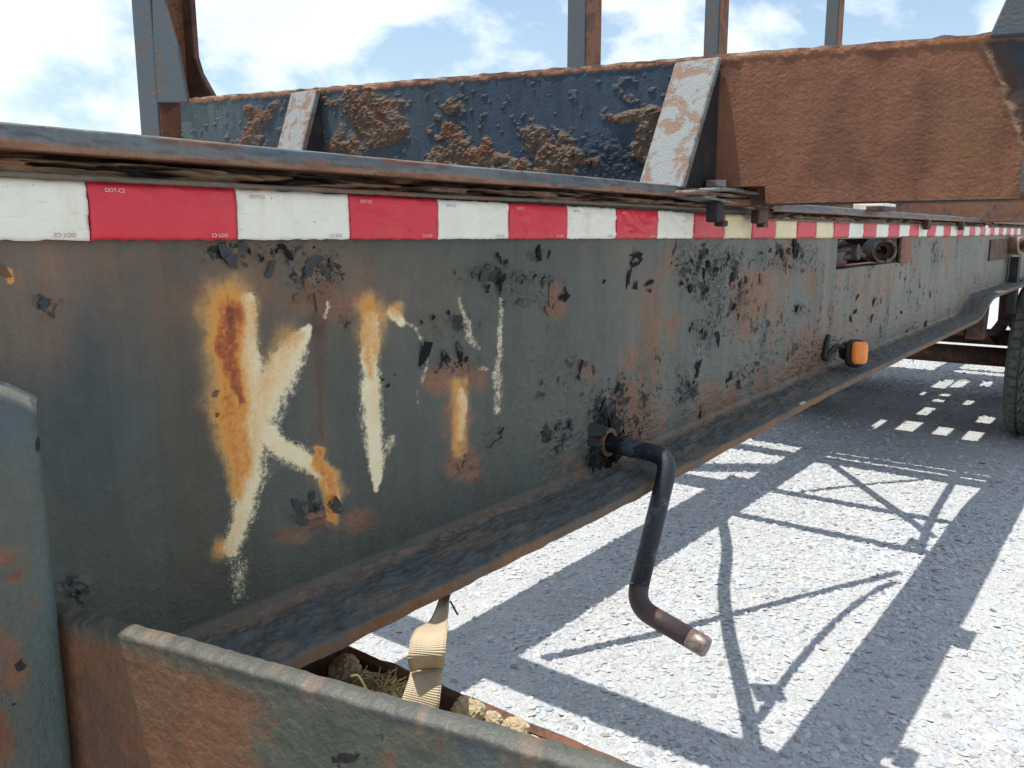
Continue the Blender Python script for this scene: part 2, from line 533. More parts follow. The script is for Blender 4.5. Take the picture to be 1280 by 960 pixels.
def grid_obj(name, P, col, msk, mat, parent=None, back=None, drop=None, smooth=True):
    """dense surface (nv, nu, 3) with colours and wear masks, given thickness by `back`"""
    nv, nu = P.shape[:2]
    verts = P.reshape(-1, 3)
    cols, mks = col.reshape(-1, 3), msk.reshape(-1, 3)
    idx = np.arange(nv * nu).reshape(nv, nu)
    q = np.stack([idx[:-1, :-1], idx[:-1, 1:], idx[1:, 1:], idx[1:, :-1]], -1)
    q = q[~drop] if drop is not None else q.reshape(-1, 4)
    nfront = len(q)
    if back is not None:
        back = np.asarray(back, float)
        n0 = nv * nu
        lo, hi = P[0] + back, P[-1] + back
        le, ri = P[:, 0] + back, P[:, -1] + back
        verts = np.concatenate([verts, lo, hi, le, ri])
        cols = np.concatenate([cols, col[0], col[-1], col[:, 0], col[:, -1]])
        mks = np.concatenate([mks, msk[0], msk[-1], msk[:, 0], msk[:, -1]])
        i_lo = n0 + np.arange(nu); i_hi = i_lo + nu
        i_le = n0 + 2 * nu + np.arange(nv); i_ri = i_le + nv
        def strip(a, b):
            return np.stack([a[:-1], a[1:], b[1:], b[:-1]], -1)
        bk = strip(i_lo, i_hi)
        if drop is not None:
            bk = bk[~drop.any(0)]
        q = np.concatenate([q, strip(i_lo, idx[0]), strip(idx[-1], i_hi), strip(idx[:, 0], i_le), strip(i_ri, idx[:, -1]), bk])
    me = bpy.data.meshes.new(name)
    me.vertices.add(len(verts)); me.vertices.foreach_set('co', verts.astype(np.float32).ravel())
    me.loops.add(q.size); me.loops.foreach_set('vertex_index', q.astype(np.int32).ravel())
    me.polygons.add(len(q)); me.polygons.foreach_set('loop_start', np.arange(0, q.size, 4, dtype=np.int32))
    fl = np.zeros(len(q), bool); fl[:nfront] = smooth
    me.polygons.foreach_set('use_smooth', fl)
    me.update(calc_edges=True)
    for nm, arr in (('Col', cols), ('Msk', mks)):
        at = me.attributes.new(nm, 'FLOAT_COLOR', 'POINT')
        at.data.foreach_set('color', np.concatenate([np.clip(arr, 0, 1), np.ones((len(arr), 1))], 1).astype(np.float32).ravel())
    return link(name, me, mat, parent)

def zeros3(a):
    return np.zeros(a.shape + (3,))

# ------------------------------------------------------------------ ground
bm = bmesh.new()
g = 300
for a, b in ((-g, -g), (g, -g), (g, g), (-g, g)):
    bm.verts.new((a, b, 0))
bm.faces.new(bm.verts[:])
ground = tag(from_bm('ground', bm, 'ground'), 'pale crushed limestone yard under the trailer', 'ground', kind='structure')

def make_gravel(name, label, n, xr, yr, s0, s1, seed):
    g = np.random.default_rng(seed)
    x = g.uniform(*xr, n); y = g.uniform(*yr, n)
    s = s0 + (s1 - s0) * g.random(n) ** 4.5
    keep = fbm(x * 2.2, y * 2.2, 6, 4) + g.normal(0, .10, n) < .60
    s = np.where(keep, s, s * .55)
    s *= 0.75 + 0.6 * fbm(x * 1.3, y * 1.3, 3, 3)
    base = np.array([[math.cos(k * math.pi / 3), math.sin(k * math.pi / 3), 0.0] for k in range(6)] + [[0.25, 0.1, 0.55], [-0.3, -0.1, 0.5]])
    nb = len(base)
    V = base[None] * s[:, None, None] * (0.70 + 0.6 * g.random((n, nb, 1)))
    V[:, :, 2] *= (0.35 + 0.75 * g.random(n))[:, None]
    an = g.random(n) * 6.283; ca, sa = np.cos(an)[:, None], np.sin(an)[:, None]
    V[:, :, 1] *= (0.55 + 0.4 * g.random(n))[:, None]
    vx, vy = V[:, :, 0] * ca - V[:, :, 1] * sa, V[:, :, 0] * sa + V[:, :, 1] * ca
    tx, ty = g.normal(0, 0.13, n)[:, None], g.normal(0, 0.13, n)[:, None]
    vz = V[:, :, 2] + vx * tx + vy * ty + (0.10 * s)[:, None]
    V = np.stack([vx + x[:, None], vy + y[:, None], vz], -1)
    F = np.array([[0, 1, 6], [1, 2, 6], [2, 7, 6], [2, 3, 7], [3, 4, 7], [4, 5, 7], [5, 6, 7], [5, 0, 6]])
    F = (F[None] + (np.arange(n) * nb)[:, None, None]).reshape(-1, 3)
    tone = np.clip(0.395 + g.normal(0, 0.04, n), 0.16, 0.53)
    tone = np.where(g.random(n) < 0.05, tone * 0.55, tone)
    warm = g.normal(0, 0.018, n)
    col = np.stack([tone * .95 + warm, tone, tone * 1.07 - warm], -1)
    col = np.repeat(col, nb, 0)
    me = bpy.data.meshes.new(name)
    me.vertices.add(n * nb); me.vertices.foreach_set('co', V.astype(np.float32).ravel())
    me.loops.add(F.size); me.loops.foreach_set('vertex_index', F.astype(np.int32).ravel())
    me.polygons.add(len(F)); me.polygons.foreach_set('loop_start', np.arange(0, F.size, 3, dtype=np.int32))
    me.update(calc_edges=True)
    at = me.attributes.new('Col', 'FLOAT_COLOR', 'POINT')
    at.data.foreach_set('color', np.concatenate([col, np.ones((len(col), 1))], 1).astype(np.float32).ravel())
    return tag(link(name, me, 'stone'), label, 'gravel', kind='stuff')

make_gravel('gravel', 'loose pale limestone chips spread over the yard beneath the trailer', 130000, (1.2, 5.2), (-0.5, 2.7), 0.0034, 0.017, 11)
make_gravel('gravel', 'coarser pale limestone chips lying around the wheels of the trailer', 42000, (5.2, 11.0), (-0.6, 3.2), 0.007, 0.022, 12)

# ------------------------------------------------------------------ the trailer
trailer = bpy.data.objects.new('log_trailer', None)
C.objects.link(trailer)
trailer.location = ROOT_LOC
trailer.empty_display_size = 0.3
IDENT['log_trailer'] = Matrix.Translation(-ROOT_LOC)
tag(trailer, 'rusty dark grey log trailer with red and white tape and a crank', 'trailer')

YW = 0.764            # outer face of the near web
ZTOP = E + 0.050
def px_X(px):
    return 0.312 + 0.886 * px / (1460.0 - px)

# ---- lower edge of the beam: level, then stepping up ahead of the wheels
XK = [-1.5, 1.2, 2.3, 4.45, 4.55, 4.80, 4.92, 5.3, 10.5]
ZK = [-0.420, -0.418, -0.399, -0.392, -0.384, -0.318, -0.308, -0.305, -0.305]
def z_low(X):
    return E + np.interp(X, XK, ZK)

cols_px = np.arange(-24, 1276, 1.55)
Xs = np.concatenate([np.linspace(-1.5, px_X(-26), 40), px_X(cols_px), np.linspace(px_X(1278), 10.5, 60)])
HX0, HX1, HZ0, HZ1 = px_X(1051), px_X(1128), E - 0.106, E - 0.018     # opening cut in the web
for hx in (HX0, HX1):
    Xs[np.argmin(abs(Xs - hx))] = hx
vv = np.linspace(0, 1, 330)
for hz in (HZ0, HZ1):
    t = (hz - float(z_low(2.85))) / (ZTOP - float(z_low(2.85)))
    vv[np.argmin(abs(vv - t))] = t
X2, V2 = np.meshgrid(Xs, vv)
Z2 = z_low(X2) * (1 - V2) + ZTOP * V2
P = np.stack([X2, np.full_like(X2, YW), Z2], -1)
px, py = to_px(P)
wpx = px + (fbm(X2 * 40, Z2 * 40, 1) - 0.5) * 22 * (1 - np.clip(px / 1600, 0, .8))
wpy = py + (fbm(X2 * 40, Z2 * 40, 5) - 0.5) * 22 * (1 - np.clip(px / 1600, 0, .8))
nA = fbm(X2 * 9, Z2 * 9, 2, 5)
nB = fbm(X2 * 45, Z2 * 45, 4, 4)
nS = fbm(X2 * 28, Z2 * 2.2, 6, 4)                    # run-down streaks

col = np.ones(X2.shape + (3,)) * A(64, 72, 72)
col = mixc(col, A(92, 99, 99), sm(600, 940, px))
col = mixc(col, A(110, 115, 112), sm(960, 1200, px) * 0.7)
col = mixc(col, A(78, 84, 82), blob(px, py, 620, 420, 190, 170) * 0.5)
for (x, y, a, b, s) in ((90, 350, 200, 80, 0.95), (330, 350, 150, 60, 0.8), (40, 420, 120, 50, .6), (60, 430, 60, 50, .6), (250, 470, 90, 130, .35), (470, 370, 70, 50, .55), (30, 330, 40, 40, .4)):
    col = mixc(col, A(108, 88, 74), blob(wpx, wpy, x, y, a, b) * s)
for (x, y, a, b, s) in ((110, 450, 45, 110, .7), (150, 560, 110, 130, .5), (230, 330, 40, 40, .4), (380, 510, 50, 110, .3)):
    col = mixc(col, A(44, 62, 74), blob(wpx, wpy, x, y, a, b) * s)
for (x, y, a, b, s) in ((230, 600, 70, 180, .55), (300, 740, 130, 90, .5), (420, 680, 90, 70, .4)):
    col = mixc(col, A(66, 68, 58), blob(wpx, wpy, x, y, a, b) * s)
# brown weathering, heavier on the far half, running down in streaks
col = mixc(col, A(122, 98, 84), sm(0.48, 0.70, nS * 0.55 + nA * 0.45) * sm(640, 960, px) * 0.58)
col = mixc(col, A(70, 80, 84), sm(0.50, 0.66, 1 - nS) * 0.35)
rust_spots = [(275, 380, 42, 26, .8), (400, 378, 60, 26, .75), (455, 385, 36, 22, .7), (575, 470, 34, 24, 1), (545, 480, 20, 20, .8), (580, 578, 24, 28, 1), (570, 530, 22, 40, .8),
              (695, 378, 13, 28, .85), (815, 395, 17, 60, .8), (800, 460, 34, 40, .7), (790, 520, 45, 45, .8), (745, 590, 40, 26, .6), (943, 368, 24, 30, 1.1), (930, 400, 18, 26, .8),
              (735, 462, 16, 20, .6), (690, 580, 26, 30, .5), (1005, 445, 28, 40, .9), (965, 475, 34, 26, .7), (900, 500, 36, 30, .7), (880, 525, 30, 20, .6), (1030, 400, 26, 40, .6),
              (1065, 350, 26, 30, .5), (1100, 350, 22, 40, .6), (985, 330, 14, 30, .6), (1015, 350, 14, 22, .7), (838, 330, 16, 30, .6), (420, 650, 46, 18, .8), (375, 665, 40, 14, .6),
              (840, 410, 12, 26, .7), (1065, 420, 20, 40, .5), (20, 345, 16, 12, .6), (270, 500, 26, 30, .7), (1080, 395, 12, 60, .5), (1145, 330, 16, 40, .4), (780, 560, 60, 18, .4)]
for (x, y, a, b, s) in rust_spots:
    m = blob(wpx, wpy, x, y, a * 1.15, b * 1.15, 0, 1.6) * s
    col = mixc(col, A(114, 84, 68), sm(.25, .85, m + (nB - .5) * 1.1) * np.clip(m * 1.5, 0, 1) * .85)
col = mixc(col, A(84, 72, 64), sm(0.045, 0.0, V2 + (nA - .5) * .05) * 0.7)      # dirt line above the flange
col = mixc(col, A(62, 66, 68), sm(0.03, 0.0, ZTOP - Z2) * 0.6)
col *= (0.78 + 0.44 * fbm(X2 * 14, Z2 * 5, 8, 5))[..., None]

# ---- sprayed letters KIT, white paint density and rust bleeding from it
spx = px + (nB - .5) * 9; spy = py + (nA - .5) * 9
white = np.zeros_like(px)
def W_(pts, s=1.0, soft=0.75):
    global white
    white = np.maximum(white, stroke(spx, spy, pts, soft, .92) * s)
W_([(310, 376, 12), (311, 420, 12), (315, 460, 18), (316, 510, 24), (312, 560, 20), (311, 600, 17), (303, 645, 13), (288, 688, 11)], 1, .85)
W_([(316, 520, 26), (345, 475, 26), (370, 436, 18), (384, 410, 7)], 1, .85)
W_([(322, 532, 16), (350, 556, 15), (382, 576, 13), (408, 594, 12), (417, 624, 8)], 1, .8)
W_([(464, 396, 11), (464, 440, 13), (464, 500, 13), (468, 550, 13), (469, 590, 9), (470, 614, 4)])
W_([(472, 580, 6), (484, 558, 10), (491, 546, 4)], .55)
W_([(492, 390, 8), (502, 400, 7)], .9)
W_([(509, 402, 3), (522, 410, 5), (530, 430, 4), (532, 452, 4), (529, 478, 4)], .52, .9)
W_([(574, 372, 5), (582, 396, 6), (588, 420, 8), (597, 434, 6)], .58, .8)
W_([(627, 372, 3), (626, 405, 4), (625, 440, 5), (622, 470, 8), (623, 512, 7)], .58, .8)
W_([(577, 488, 6), (579, 515, 7), (577, 545, 7)], .85)
W_([(520, 490, 3), (520, 505, 3)], .4)
W_([(288, 688, 13), (300, 715, 14), (298, 745, 12)], .46, .9)
W_([(600, 460, 5), (608, 462, 4)], .5)
W_([(410, 378, 5), (408, 395, 4)], .6, .8)
halo = blob(px, py, 310, 560, 55, 150) * .22 + blob(px, py, 465, 510, 34, 110) * .14 + blob(px, py, 375, 570, 40, 34) * .16
white = np.clip(white + halo * (white < .4), 0, 1)
bleed = np.zeros_like(px)
spx = px + (fbm(X2 * 60, Z2 * 60, 3, 4) - .5) * 14; spy = py + (fbm(X2 * 50, Z2 * 50, 7, 4) - .5) * 26
def B_(pts, s, soft=.6):
    global bleed
    bleed = np.maximum(bleed, stroke(spx, spy, pts, soft) * s)
B_([(285, 378, 26), (287, 430, 27), (290, 480, 27), (291, 520, 24), (297, 570, 18), (300, 620, 10)], .58, 1)
B_([(287, 390, 16), (286, 430, 18), (292, 470, 13), (298, 500, 6)], 1.1, 1)
B_([(265, 390, 18), (268, 420, 12)], .45, .9)
B_([(312, 378, 12), (316, 420, 7)], .30, .9)
B_([(362, 425, 18), (345, 460, 20), (325, 500, 18), (310, 560, 16)], .30, 1)
B_([(366, 430, 12), (378, 418, 7)], .38, 1)
B_([(398, 568, 5), (410, 590, 12), (418, 612, 13), (415, 640, 8)], .52, .6)
B_([(394, 566, 5), (400, 576, 8), (405, 588, 5)], .75, 1)
B_([(465, 388, 17), (464, 420, 15), (462, 470, 5)], .50, 1)
B_([(493, 385, 10), (496, 398, 7)], .42, .8)
B_([(280, 690, 12), (276, 676, 8)], .40, .9)
B_([(300, 590, 12), (300, 650, 10), (284, 690, 10)], .26, 1)
B_([(316, 500, 22), (312, 580, 20), (306, 640, 10)], .14, 1)
B_([(464, 440, 10), (465, 520, 8)], .16, 1)
B_([(345, 555, 10), (390, 580, 10)], .14, 1)
B_([(574, 480, 9), (574, 520, 9), (573, 560, 8)], .40, 1)
B_([(10, 336, 5), (12, 345, 5)], .5)
bleed = np.clip(bleed * (0.75 + 0.5 * nA), 0, 1.2)

drip = stroke(spx, spy, [(398, 408, 9), (400, 440, 6), (400, 480, 4), (401, 550, 2)], 1)
col = mixc(col, A(66, 36, 30), np.clip(drip * .95, 0, 1))
col = mixc(col, A(92, 82, 74), stroke(spx, spy, [(398, 430, 16), (398, 600, 20)], 1) * .5)

# ---- chips, with shadows of lifted flakes painted into the same mask
chip_shadow = np.zeros_like(px)
chip_shadow_spots = [(885, 345, 26, 40, .50), (905, 330, 30, 22, .50), (925, 375, 14, 40, .45), (880, 415, 16, 30, .46), (970, 325, 24, 20, .46), (1000, 320, 20, 22, .48), (855, 330, 14, 30, .38),
              (640, 350, 60, 12, .36), (600, 345, 40, 16, .34), (660, 375, 40, 10, .34), (670, 318, 16, 8, .4), (795, 320, 5, 14, .5), (855, 487, 16, 24, .46), (765, 490, 14, 14, .42),
              (775, 545, 22, 46, .66), (750, 540, 13, 42, .85), (775, 490, 6, 22, .8), (805, 510, 12, 30, .5), (900, 380, 26, 50, .34), (930, 470, 12, 20, .42), (945, 455, 10, 12, .4), (1000, 387, 7, 8, .6), (1066, 480, 12, 14, .4),
              (395, 340, 34, 34, .42), (300, 318, 50, 12, .36), (1060, 380, 30, 50, .20), (1100, 380, 26, 50, .20), (1150, 380, 20, 50, .18), (1168, 320, 6, 20, .5), (1140, 410, 10, 8, .4),
              (1050, 440, 30, 18, .55), (435, 400, 8, 14, .45), (58, 385, 9, 10, .5), (830, 470, 60, 50, .26), (690, 470, 60, 70, .20), (395, 635, 22, 10, .45), (90, 735, 16, 10, .5),
              (700, 545, 24, 24, .36), (560, 455, 40, 14, .30), (960, 420, 40, 60, .26), (1000, 440, 30, 30, .3), (580, 400, 30, 26, .28), (610, 550, 10, 10, .42)]
for (x, y, a, b, s) in chip_shadow_spots:
    chip_shadow = np.maximum(chip_shadow, blob(wpx, wpy, x, y, a * 1.2, b * 1.2) * s)
chip_shadow = np.maximum(chip_shadow, sm(.60, .70, fbm(X2 * 40, Z2 * 16, 11, 4)) * .38 * sm(900, 1040, px))
chip_shadow = np.clip(chip_shadow, 0, 1)

# ---- relief: plate buckles, blistered rust, ragged edges of peeled paint
dis = (fbm(X2 * 3, Z2 * 3, 7, 3) - .5) * 0.007
rmask = np.zeros_like(px)
for (x, y, a, b, s) in rust_spots:
    rmask = np.maximum(rmask, blob(wpx, wpy, x, y, a, b, 0, 1.6) * s)
dis += rmask * (fbm(X2 * 90, Z2 * 90, 3, 4) - .4) * 0.006
ridge = 1 - np.abs(2 * fbm(X2 * 55, Z2 * 55, 9, 4) - 1)
dis += np.clip(chip_shadow * 2, 0, 1) * sm(.78, .95, ridge) * 0.004
dis -= np.clip(chip_shadow * 1.8, 0, 1) * sm(.52, .60, fbm(X2 * 110, Z2 * 110, 2, 3)) * 0.003
pe = np.zeros_like(px)
for (x, y, a_, b_) in ((58, 378, 22, 24), (392, 338, 40, 36), (300, 318, 50, 16), (392, 632, 32, 20), (730, 464, 22, 26), (855, 486, 20, 26), (775, 540, 40, 55), (90, 735, 24, 18), (640, 355, 60, 26), (895, 360, 50, 60), (436, 400, 14, 20), (575, 450, 40, 14), (545, 405, 30, 24), (700, 548, 30, 26), (280, 500, 24, 30), (950, 460, 40, 50)):
    pe = np.maximum(pe, blob(wpx, wpy, x, y, a_, b_, 0, 1.5))
cell = fbm(X2 * 48, Z2 * 36, 10, 4, .6)
dis += pe * (sm(.50, .53, cell) * .0022 - sm(.42, .40, cell) * .0015)
dis += sm(0.035, 0.0, V2) * (0.003 + 0.008 * fbm(X2 * 30, Z2 * 30, 1, 4))       # caked dirt fillet above the flange
P[..., 1] -= np.where((X2 > HX0 - .002) & (X2 < HX1 + .002) & (Z2 > HZ0 - .002) & (Z2 < HZ1 + .002), 0, dis)
msk = np.stack([white, chip_shadow, bleed / 1.2], -1)
xc, zc = (X2[:-1, :-1] + X2[1:, 1:]) / 2, (Z2[:-1, :-1] + Z2[1:, 1:]) / 2
hole = (xc > HX0) & (xc < HX1) & (zc > HZ0) & (zc < HZ1)
beam = grid_obj('main_beam', P, col, msk, 'web', trailer, (0, 0.012, 0), hole)
tag(beam, 'near beam web with peeling grey paint and rust-bled white sprayed letters KIT')
IDENT['main_beam'] = Matrix()

# ---- bottom flange of the near beam, crusted with dirt
YF = 0.652
vf = np.linspace(0, 1, 64)
Xf = np.concatenate([px_X(np.arange(104, 1276, 2.0)), np.linspace(6.3, 10.5, 40)])
XF, VF = np.meshgrid(Xf, vf)
zt = np.interp(XF, XK, ZK) + E - 0.002
# profile: front edge bottom -> front edge top -> across the top -> web
t_edge = 0.12
YY = np.where(VF < t_edge, YF, YF + (VF - t_edge) / (1 - t_edge) * (YW + .006 - YF))
ZZ = np.where(VF < t_edge, zt - 0.014 * (1 - VF / t_edge), zt)
up = sm(t_edge, t_edge + .02, VF)
cr = fbm(XF * 32, YY * 60, 3, 5, .5)
ridge = 1 - np.abs(2 * fbm(XF * 26, YY * 60, 6, 5) - 1)
ZZ = ZZ + up * (0.002 + 0.005 * sm(.35, .75, cr) * np.sin(np.clip((VF - t_edge) / (1 - t_edge), 0, 1) * 3.14) + 0.002 * sm(.8, .97, ridge) * sm(.15, .3, VF) + .0022 * (fbm(XF * 90, YY * 140, 2, 4) - .5))
ZZ += up * sm(.78, 1.0, VF) ** 2 * 0.010
YY = YY - (1 - up) * (fbm(XF * 25, VF * 3, 8, 4) - .5) * 0.006
PF = np.stack([XF, YY, ZZ], -1)
cF = np.ones(XF.shape + (3,)) * A(74, 83, 90)
cF = mixc(cF, A(118, 100, 88), sm(.72, .9, VF + (cr - .5) * .4) * .55)
cF = mixc(cF, A(66, 72, 76), sm(.42, .66, fbm(XF * 70, YY * 110, 9, 4)) * .55)
cF = mixc(cF, A(112, 86, 66), (1 - sm(.10, .14, VF)) * (0.45 + .55 * sm(.4, .6, fbm(XF * 9, VF, 2, 4))))
cF = mixc(cF, A(46, 48, 50), sm(.90, .99, ridge) * up * .5)
cF = mixc(cF, A(112, 98, 86), sm(.5, .68, fbm(XF * 16, YY * 40, 4, 4)) * up * .35)
flange = grid_obj('bottom_flange', PF, cF, zeros3(XF), 'crust', beam, None)
# underside and inner half of the flange
def flange_under(name, y0, y1, parent):
    bm = bmesh.new()
    top, bot = [], []
    for x, z in zip([.39] + XK[1:], ZK):
        top.append((bm.verts.new((x, y0, E + z - .004)), bm.verts.new((x, y1, E + z - .004))))
        bot.append((bm.verts.new((x, y0, E + z - .0165)), bm.verts.new((x, y1, E + z - .0165))))
    for k in range(len(XK) - 1):
        bm.faces.new((top[k][0], top[k + 1][0], top[k + 1][1], top[k][1]))
        bm.faces.new((bot[k][1], bot[k + 1][1], bot[k + 1][0], bot[k][0]))
        bm.faces.new((top[k][0], bot[k][0], bot[k + 1][0], top[k + 1][0]))
        bm.faces.new((top[k][1], top[k + 1][1], bot[k + 1][1], bot[k][1]))
    for e in (0, -1):
        bm.faces.new((top[e][0], top[e][1], bot[e][1], bot[e][0]))
    return from_bm(name, bm, 'frame', parent)
flange_under('flange_plate', YF + .004, .875, beam)
box('top_flange', (-1.5, 10.5), (YW + .013, .88), (ZTOP - .006, ZTOP + .008), 'frame', beam)

# ---- paint flakes lifting off the web
def flake_mesh(seed):
    r = random.Random(seed)
    bm = bmesh.new()
    n = r.choice((5, 6, 7, 8))
    ang0 = r.random() * 6.28
    ts, bs = [], []
    lift = r.uniform(.35, 1.0)
    lx = r.uniform(-.5, .5)
    rad = [r.uniform(.30, 1.15) for _ in range(n)]
    ex = r.uniform(.45, .95)
    def hgt(x, z):
        return 0.06 + lift * max(0.0, (z * .8 + x * lx + .6)) ** 1.6 * .32
    cen = bm.verts.new((0, -hgt(0, 0), 0)); cb = bm.verts.new((0, -hgt(0, 0) + .07, 0))
    for k in range(n):
        a = 6.283 * k / n + r.uniform(-.35, .35)
        x, z = rad[k] * math.cos(a) * ex, rad[k] * math.sin(a)
        y = -hgt(x, z) + r.uniform(-.04, .04)
        ts.append(bm.verts.new((x, y, z))); bs.append(bm.verts.new((x * .97, y + .07, z * .97)))
    for k in range(n):
        j = (k + 1) % n
        bm.faces.new((cen, ts[k], ts[j])); bm.faces.new((cb, bs[j], bs[k]))
        bm.faces.new((ts[k], bs[k], bs[j], ts[j]))
    bmesh.ops.recalc_face_normals(bm, faces=bm.faces)
    me = bpy.data.meshes.new('paint_flake')
    bm.to_mesh(me); bm.free()
    return me
FL = {}
for mname in ('flake', 'flake_black', 'flake_rust'):
    FL[mname] = []
    for k in range(16):
        me = flake_mesh(k + 31 * len(mname))
        me.materials.append(M[mname])
        FL[mname].append(me)
# (x, y, spread x, spread y, count, size in photo pixels, kind)
clusters = [(58, 376, 6, 9, 3, 16, 'flake'), (388, 330, 26, 20, 15, 15, 'flake'), (405, 352, 16, 16, 7, 11, 'flake_rust'), (300, 316, 40, 8, 9, 12, 'flake'), (350, 312, 28, 6, 6, 12, 'flake_black'),
            (436, 402, 4, 6, 2, 12, 'flake_black'), (388, 636, 14, 8, 4, 22, 'flake'), (415, 632, 4, 8, 2, 13, 'flake'), (88, 738, 8, 6, 3, 20, 'flake'), (730, 462, 9, 14, 5, 13, 'flake'),
            (722, 470, 4, 10, 3, 11, 'flake_black'), (855, 484, 7, 12, 5, 13, 'flake'), (866, 476, 4, 12, 3, 11, 'flake_black'), (752, 540, 7, 26, 10, 12, 'flake_black'), (770, 530, 14, 30, 8, 14, 'flake'),
            (760, 575, 20, 12, 8, 11, 'flake_rust'), (800, 530, 10, 26, 5, 12, 'flake_rust'), (770, 490, 10, 10, 4, 11, 'flake_black'), (640, 352, 46, 12, 11, 9, 'flake_black'), (610, 345, 30, 9, 5, 8, 'flake'),
            (670, 316, 8, 4, 3, 11, 'flake_black'), (618, 322, 8, 8, 3, 9, 'flake_black'), (885, 340, 15, 22, 16, 8, 'flake_black'), (908, 328, 14, 10, 9, 8, 'flake_black'), (922, 370, 8, 26, 10, 8, 'flake_black'),
            (880, 408, 10, 16, 7, 9, 'flake_black'), (905, 425, 8, 16, 5, 8, 'flake_black'), (970, 322, 14, 10, 7, 8, 'flake_black'), (998, 316, 12, 10, 7, 8, 'flake_black'), (942, 366, 12, 16, 8, 9, 'flake_rust'),
            (998, 388, 4, 4, 2, 11, 'flake_black'), (915, 478, 10, 16, 6, 10, 'flake_black'), (938, 460, 8, 14, 5, 9, 'flake'), (700, 545, 14, 14, 6, 10, 'flake'), (690, 390, 7, 16, 4, 11, 'flake_rust'),
            (704, 372, 2, 12, 3, 9, 'flake_black'), (855, 325, 10, 20, 6, 8, 'flake_black'), (795, 318, 2, 6, 2, 9, 'flake_black'), (560, 448, 20, 5, 5, 10, 'flake_black'), (578, 440, 18, 5, 4, 10, 'flake'),
            (545, 405, 20, 20, 3, 7, 'flake_black'), (620, 545, 8, 6, 3, 8, 'flake_black'), (680, 545, 4, 8, 2, 10, 'flake_black'), (1000, 430, 22, 24, 8, 8, 'flake_rust'), (1085, 400, 24, 40, 9, 6, 'flake_black'),
            (1060, 370, 12, 24, 5, 6, 'flake_black'), (1140, 400, 14, 24, 5, 5, 'flake_black'), (1167, 320, 4, 14, 4, 6, 'flake_black'), (270, 500, 14, 14, 3, 9, 'flake_rust'), (8, 338, 3, 4, 1, 10, 'flake_rust'),
            (480, 470, 10, 20, 3, 7, 'flake_black'), (880, 510, 26, 12, 6, 8, 'flake_rust'), (800, 355, 14, 8, 3, 9, 'flake_black'), (770, 350, 10, 6, 3, 8, 'flake_black'), (580, 575, 10, 12, 4, 9, 'flake_rust')]
rf = random.Random(3)
nfl = 0
for (cx, cy, sx, sy, n, sz, kind) in clusters:
    for k in range(n):
        x, y = rf.gauss(cx, sx * .8), max(rf.gauss(cy, sy * .8), 303)
        p = on_Y(x, y, YW)
        if p.z > E - .012 or (HX0 - .02 < p.x < HX1 + .02 and HZ0 - .02 < p.z < HZ1 + .02):
            continue
        d = math.hypot(p.x, p.y)
        o = link('paint_flake', rf.choice(FL[kind]), None, beam)
        s = sz * .80 * min(2.2, rf.lognormvariate(-.25, .5)) / (FPX / (p.x * cT + p.y * sT))
        yy = YW - float(0.0)
        o.location = (p.x, YW - .0005, p.z)
        o.rotation_euler = (0, rf.gauss(0, .7) + (math.pi if rf.random() < .3 else 0), 0)
        o.scale = (s, min(s, .014) * rf.uniform(.6, 1.4), s * rf.uniform(.7, 1.4))
        nfl += 1

# ---- slot cut in the web with a pipe and hose ends behind it
pocket = box('pocket', (HX0 - .02, HX1 + .20), (YW + .16, YW + .17), (HZ0 - .03, HZ1 + .03), 'gusset_dark', trailer)
box('pocket_floor', (HX0 - .02, HX1 + .3), (YW + .013, YW + .16), (HZ0 - .012, HZ0 - .004), 'brown', pocket)
box('sleeve_block', (HX0 + .12, HX0 + .26), (YW + .04, YW + .12), (HZ0 + .002, HZ0 + .05), 'frame', pocket, .012)
tube('cross_pipe', [(HX0 + .30, YW + .158, HZ0 + .04), (HX0 + .30, YW + .02, HZ0 + .045)], .026, 'brown', pocket, 16)
tube('hose_end', smooth_path([(HX0 + .10, YW + .15, HZ0 + .06), (HX0 + .18, YW + .06, HZ0 + .03), (HX0 + .34, YW + .05, HZ0 + .04), (HX0 + .45, YW + .12, HZ0 + .07)]), .014, 'hose', pocket, 10)
tube('hose_end', smooth_path([(HX0 + .04, YW + .12, HZ0 + .01), (HX0 + .22, YW + .05, HZ0 + .055), (HX0 + .42, YW + .04, HZ0 + .03)]), .012, 'hose', pocket, 10)

def ring(name, c, axis, ro, ri, ln, mat, parent, n=24):
    """open pipe end: wall thickness shows"""
    c, axis = Vector(c), Vector(axis).normalized()
    u = axis.orthogonal().normalized(); w = axis.cross(u)
    bm = bmesh.new()
    L = []
    for (r, h) in ((ro, 0), (ro, ln), (ri, ln), (ri, 0)):
        L.append([bm.verts.new(c + axis * h + (u * math.cos(6.28319 * k / n) + w * math.sin(6.28319 * k / n)) * r) for k in range(n)])
    for a in range(4):
        for k in range(n):
            bm.faces.new((L[a][k], L[a][(k + 1) % n], L[(a + 1) % 4][(k + 1) % n], L[(a + 1) % 4][k]))
    return from_bm(name, bm, mat, parent, False)

